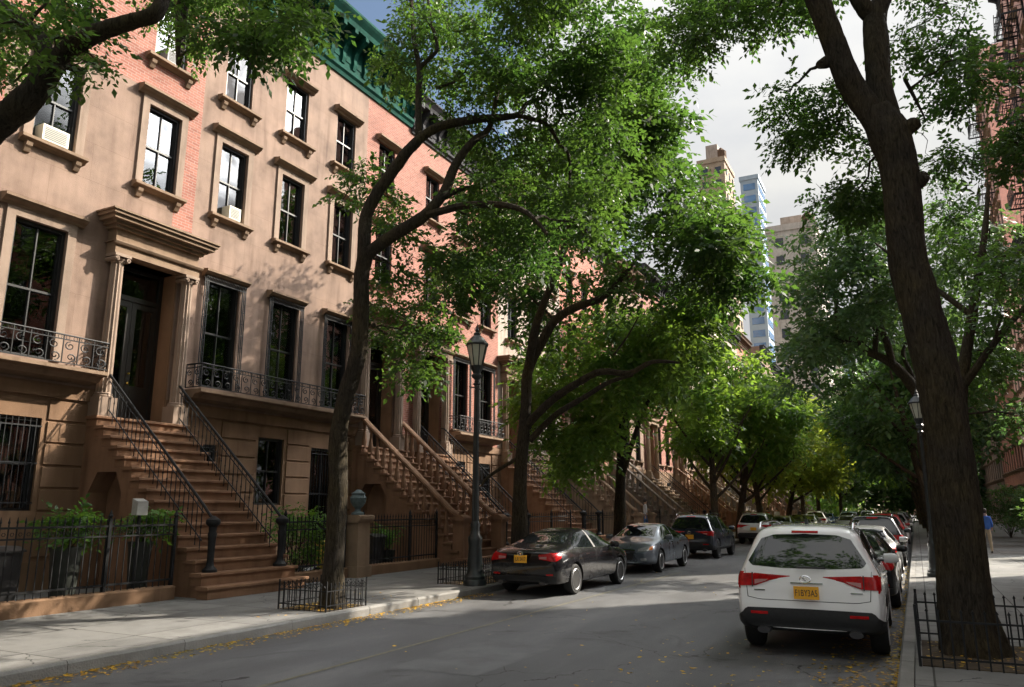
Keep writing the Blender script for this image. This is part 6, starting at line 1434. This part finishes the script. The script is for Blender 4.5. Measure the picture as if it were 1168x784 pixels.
for i, (x, y) in enumerate([(-12.7, 46.5), (-12.9, 50.2)]):
    b = MB(); b.lathe([(.26, 0), (.3, .5), (.36, .62), (.36, .7), (.3, .7), (.28, .6)], n=14); o = b.build('planter_pot', 'terracotta', smooth=True); o.location = (x, y, SW); tag(o, ['terracotta pot nearer on the left pavement by the stoops', 'terracotta pot farther on the left pavement by the stoops'][i], 'pot')
fence('iron_fence', 6.1, 24.0, 60.0, 'long black iron fence along the shrubs on the right pavement', ht=1.3, step=.2)
# ------------------------------------------------------------------ fallen leaves
def litter(name, rects, seed, label):
    rg = np.random.default_rng(seed); P = []
    for (xa, xb, ya, yb, z, n, pw) in rects:
        u = rg.random(n)**pw; P.append(np.stack([xa+(xb-xa)*u, ya+(yb-ya)*rg.random(n), z+0.006+0.01*rg.random(n)], 1))
    P = np.concatenate(P); n = len(P); a = rg.random(n)*6.28; l = .018+.024*rg.random(n); t = rg.normal(size=n)*.25
    d = np.stack([np.cos(a), np.sin(a), t*.5], 1); q = np.stack([-np.sin(a), np.cos(a), rg.normal(size=n)*.3], 1)
    V = np.stack([P-d*l[:, None], P+q*l[:, None]*.45, P+d*l[:, None], P-q*l[:, None]*.45], 1); V[:, :, 2] = np.maximum(V[:, :, 2], P[:, None, 2]-.004); V = V.reshape(-1, 3)
    me = bpy.data.meshes.new(name); me.from_pydata(V.tolist(), [], [tuple(range(4*i, 4*i+4)) for i in range(n)]); me.materials.append(MATS['leaf_litter']); me.update()
    o = bpy.data.objects.new(name, me); COL.objects.link(o); tag(o, label, 'fallen leaves', kind='stuff')
litter('fallen_leaves', [(XR-.02, XR-.9, 8, 14, 0, 900, 2.2), (XR-.02, XR-.5, 14, 30, 0, 800, 2), (-3.5, XR-.4, 8.2, 12.5, 0, 130, 1), (-8.9, -1, 5, 30, 0, 120, 1)], 91, 'yellow fallen leaves in the gutter by the white SUV')
litter('fallen_leaves', [(XK+.02, XK+.45, 4, 16, 0, 1500, 2.2), (XK-1.9, XK-.2, 9.5, 14, SW, 50, 1)], 92, 'yellow fallen leaves along the left kerb')
litter('fallen_leaves', [(-.05, 2.55, 10.45, 12.3, SW+.012, 420, 1)], 93, 'yellow fallen leaves in the pit of the massive right tree')
litter('fallen_leaves', [(-10.2, -9.2, 10.9, 11.9, SW+.012, 260, 1), (-9.95, -9.2, 16.2, 19, SW+.012, 120, 1)], 94, 'fallen leaves inside the left tree guards')
# ------------------------------------------------------------------ light
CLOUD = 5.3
SAZ, SEL = 38.0, 36.0       # sun: degrees to the right of the street axis, elevation
w = bpy.data.worlds.new('World'); SC.world = w; w.use_nodes = True; t = w.node_tree; t.nodes.clear(); L = t.links.new
o = t.nodes.new('ShaderNodeOutputWorld'); bg = t.nodes.new('ShaderNodeBackground'); L(bg.outputs[0], o.inputs[0])
sk = t.nodes.new('ShaderNodeTexSky'); sk.sky_type = 'NISHITA'; sk.sun_disc = False; sk.sun_elevation = R(SEL); sk.sun_rotation = R(SAZ); sk.air_density = 1.2; sk.dust_density = 1.5
tc = t.nodes.new('ShaderNodeTexCoord'); mp = t.nodes.new('ShaderNodeMapping'); mp.inputs['Scale'].default_value = (1, 1, 2.2); L(tc.outputs['Generated'], mp.inputs[0])
n = N(t, 'ShaderNodeTexNoise', i_Scale=2.3, i_Detail=8.0, i_Roughness=0.55); L(mp.outputs[0], n.inputs['Vector'])
bd = ray(415, 15).normalized()
d2 = N(t, 'ShaderNodeVectorMath', operation='DOT_PRODUCT'); L(tc.outputs['Generated'], d2.inputs[0]); d2.inputs[1].default_value = tuple(bd)
m2_ = N(t, 'ShaderNodeMapRange', interpolation_type='SMOOTHSTEP'); L(d2.outputs['Value'], m2_.inputs[0]); m2_.inputs['From Min'].default_value = 0.955; m2_.inputs['From Max'].default_value = 1.0; m2_.inputs['To Max'].default_value = 0.3
sbn = N(t, 'ShaderNodeMath', operation='SUBTRACT'); L(n.outputs[0], sbn.inputs[0]); L(m2_.outputs[0], sbn.inputs[1])
SKYMASK = ramp(t, sbn.outputs[0], [(0.32, (0, 0, 0)), (0.44, (1, 1, 1))])
n2 = N(t, 'ShaderNodeTexNoise', i_Scale=5.0, i_Detail=6.0); L(mp.outputs[0], n2.inputs['Vector'])
cc0 = ramp(t, n2.outputs[0], [(0.3, (0.80, 0.82, 0.86)), (0.68, (1.05, 1.04, 1.0))])
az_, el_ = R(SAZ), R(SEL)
# clouds are brighter towards the sun; glow added out of view to lift shade
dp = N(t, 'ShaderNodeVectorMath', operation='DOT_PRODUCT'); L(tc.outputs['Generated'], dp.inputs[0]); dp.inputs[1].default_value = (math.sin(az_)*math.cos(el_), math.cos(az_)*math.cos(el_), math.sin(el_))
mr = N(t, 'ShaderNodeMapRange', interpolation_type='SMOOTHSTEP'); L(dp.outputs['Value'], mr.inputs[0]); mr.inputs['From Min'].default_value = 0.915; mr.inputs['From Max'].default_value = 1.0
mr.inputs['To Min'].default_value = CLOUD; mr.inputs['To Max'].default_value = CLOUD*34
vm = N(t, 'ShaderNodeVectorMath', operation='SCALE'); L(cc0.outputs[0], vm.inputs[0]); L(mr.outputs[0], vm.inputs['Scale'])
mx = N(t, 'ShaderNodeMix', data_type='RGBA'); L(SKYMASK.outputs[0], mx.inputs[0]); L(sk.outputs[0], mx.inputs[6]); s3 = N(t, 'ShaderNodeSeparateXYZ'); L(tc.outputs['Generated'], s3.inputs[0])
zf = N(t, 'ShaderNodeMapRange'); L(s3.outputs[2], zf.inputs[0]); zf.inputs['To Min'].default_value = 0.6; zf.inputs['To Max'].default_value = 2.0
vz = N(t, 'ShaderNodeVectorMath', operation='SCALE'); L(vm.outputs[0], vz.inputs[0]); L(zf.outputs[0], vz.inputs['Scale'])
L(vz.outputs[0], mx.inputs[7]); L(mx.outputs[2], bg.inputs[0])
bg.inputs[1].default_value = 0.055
sd = bpy.data.lights.new('sun', 'SUN'); sd.energy = 4.4; sd.angle = R(0.53); sd.color = (1.0, 0.90, 0.75)
so = bpy.data.objects.new('sun', sd); COL.objects.link(so)
az, el = R(SAZ), R(SEL); dv = Vector((math.sin(az)*math.cos(el), math.cos(az)*math.cos(el), math.sin(el)))
so.rotation_euler = dv.to_track_quat('Z', 'Y').to_euler(); so.location = dv*50
SC.view_settings.view_transform = 'Standard'; SC.view_settings.look = 'None'; SC.view_settings.exposure = 1.36; SC.view_settings.gamma = 1
SC.render.engine = 'CYCLES'; c = SC.cycles
c.max_bounces = 6; c.diffuse_bounces = 3; c.glossy_bounces = 3; c.transmission_bounces = 4; c.transparent_max_bounces = 8; c.use_denoising = True
c.sample_clamp_indirect = 4
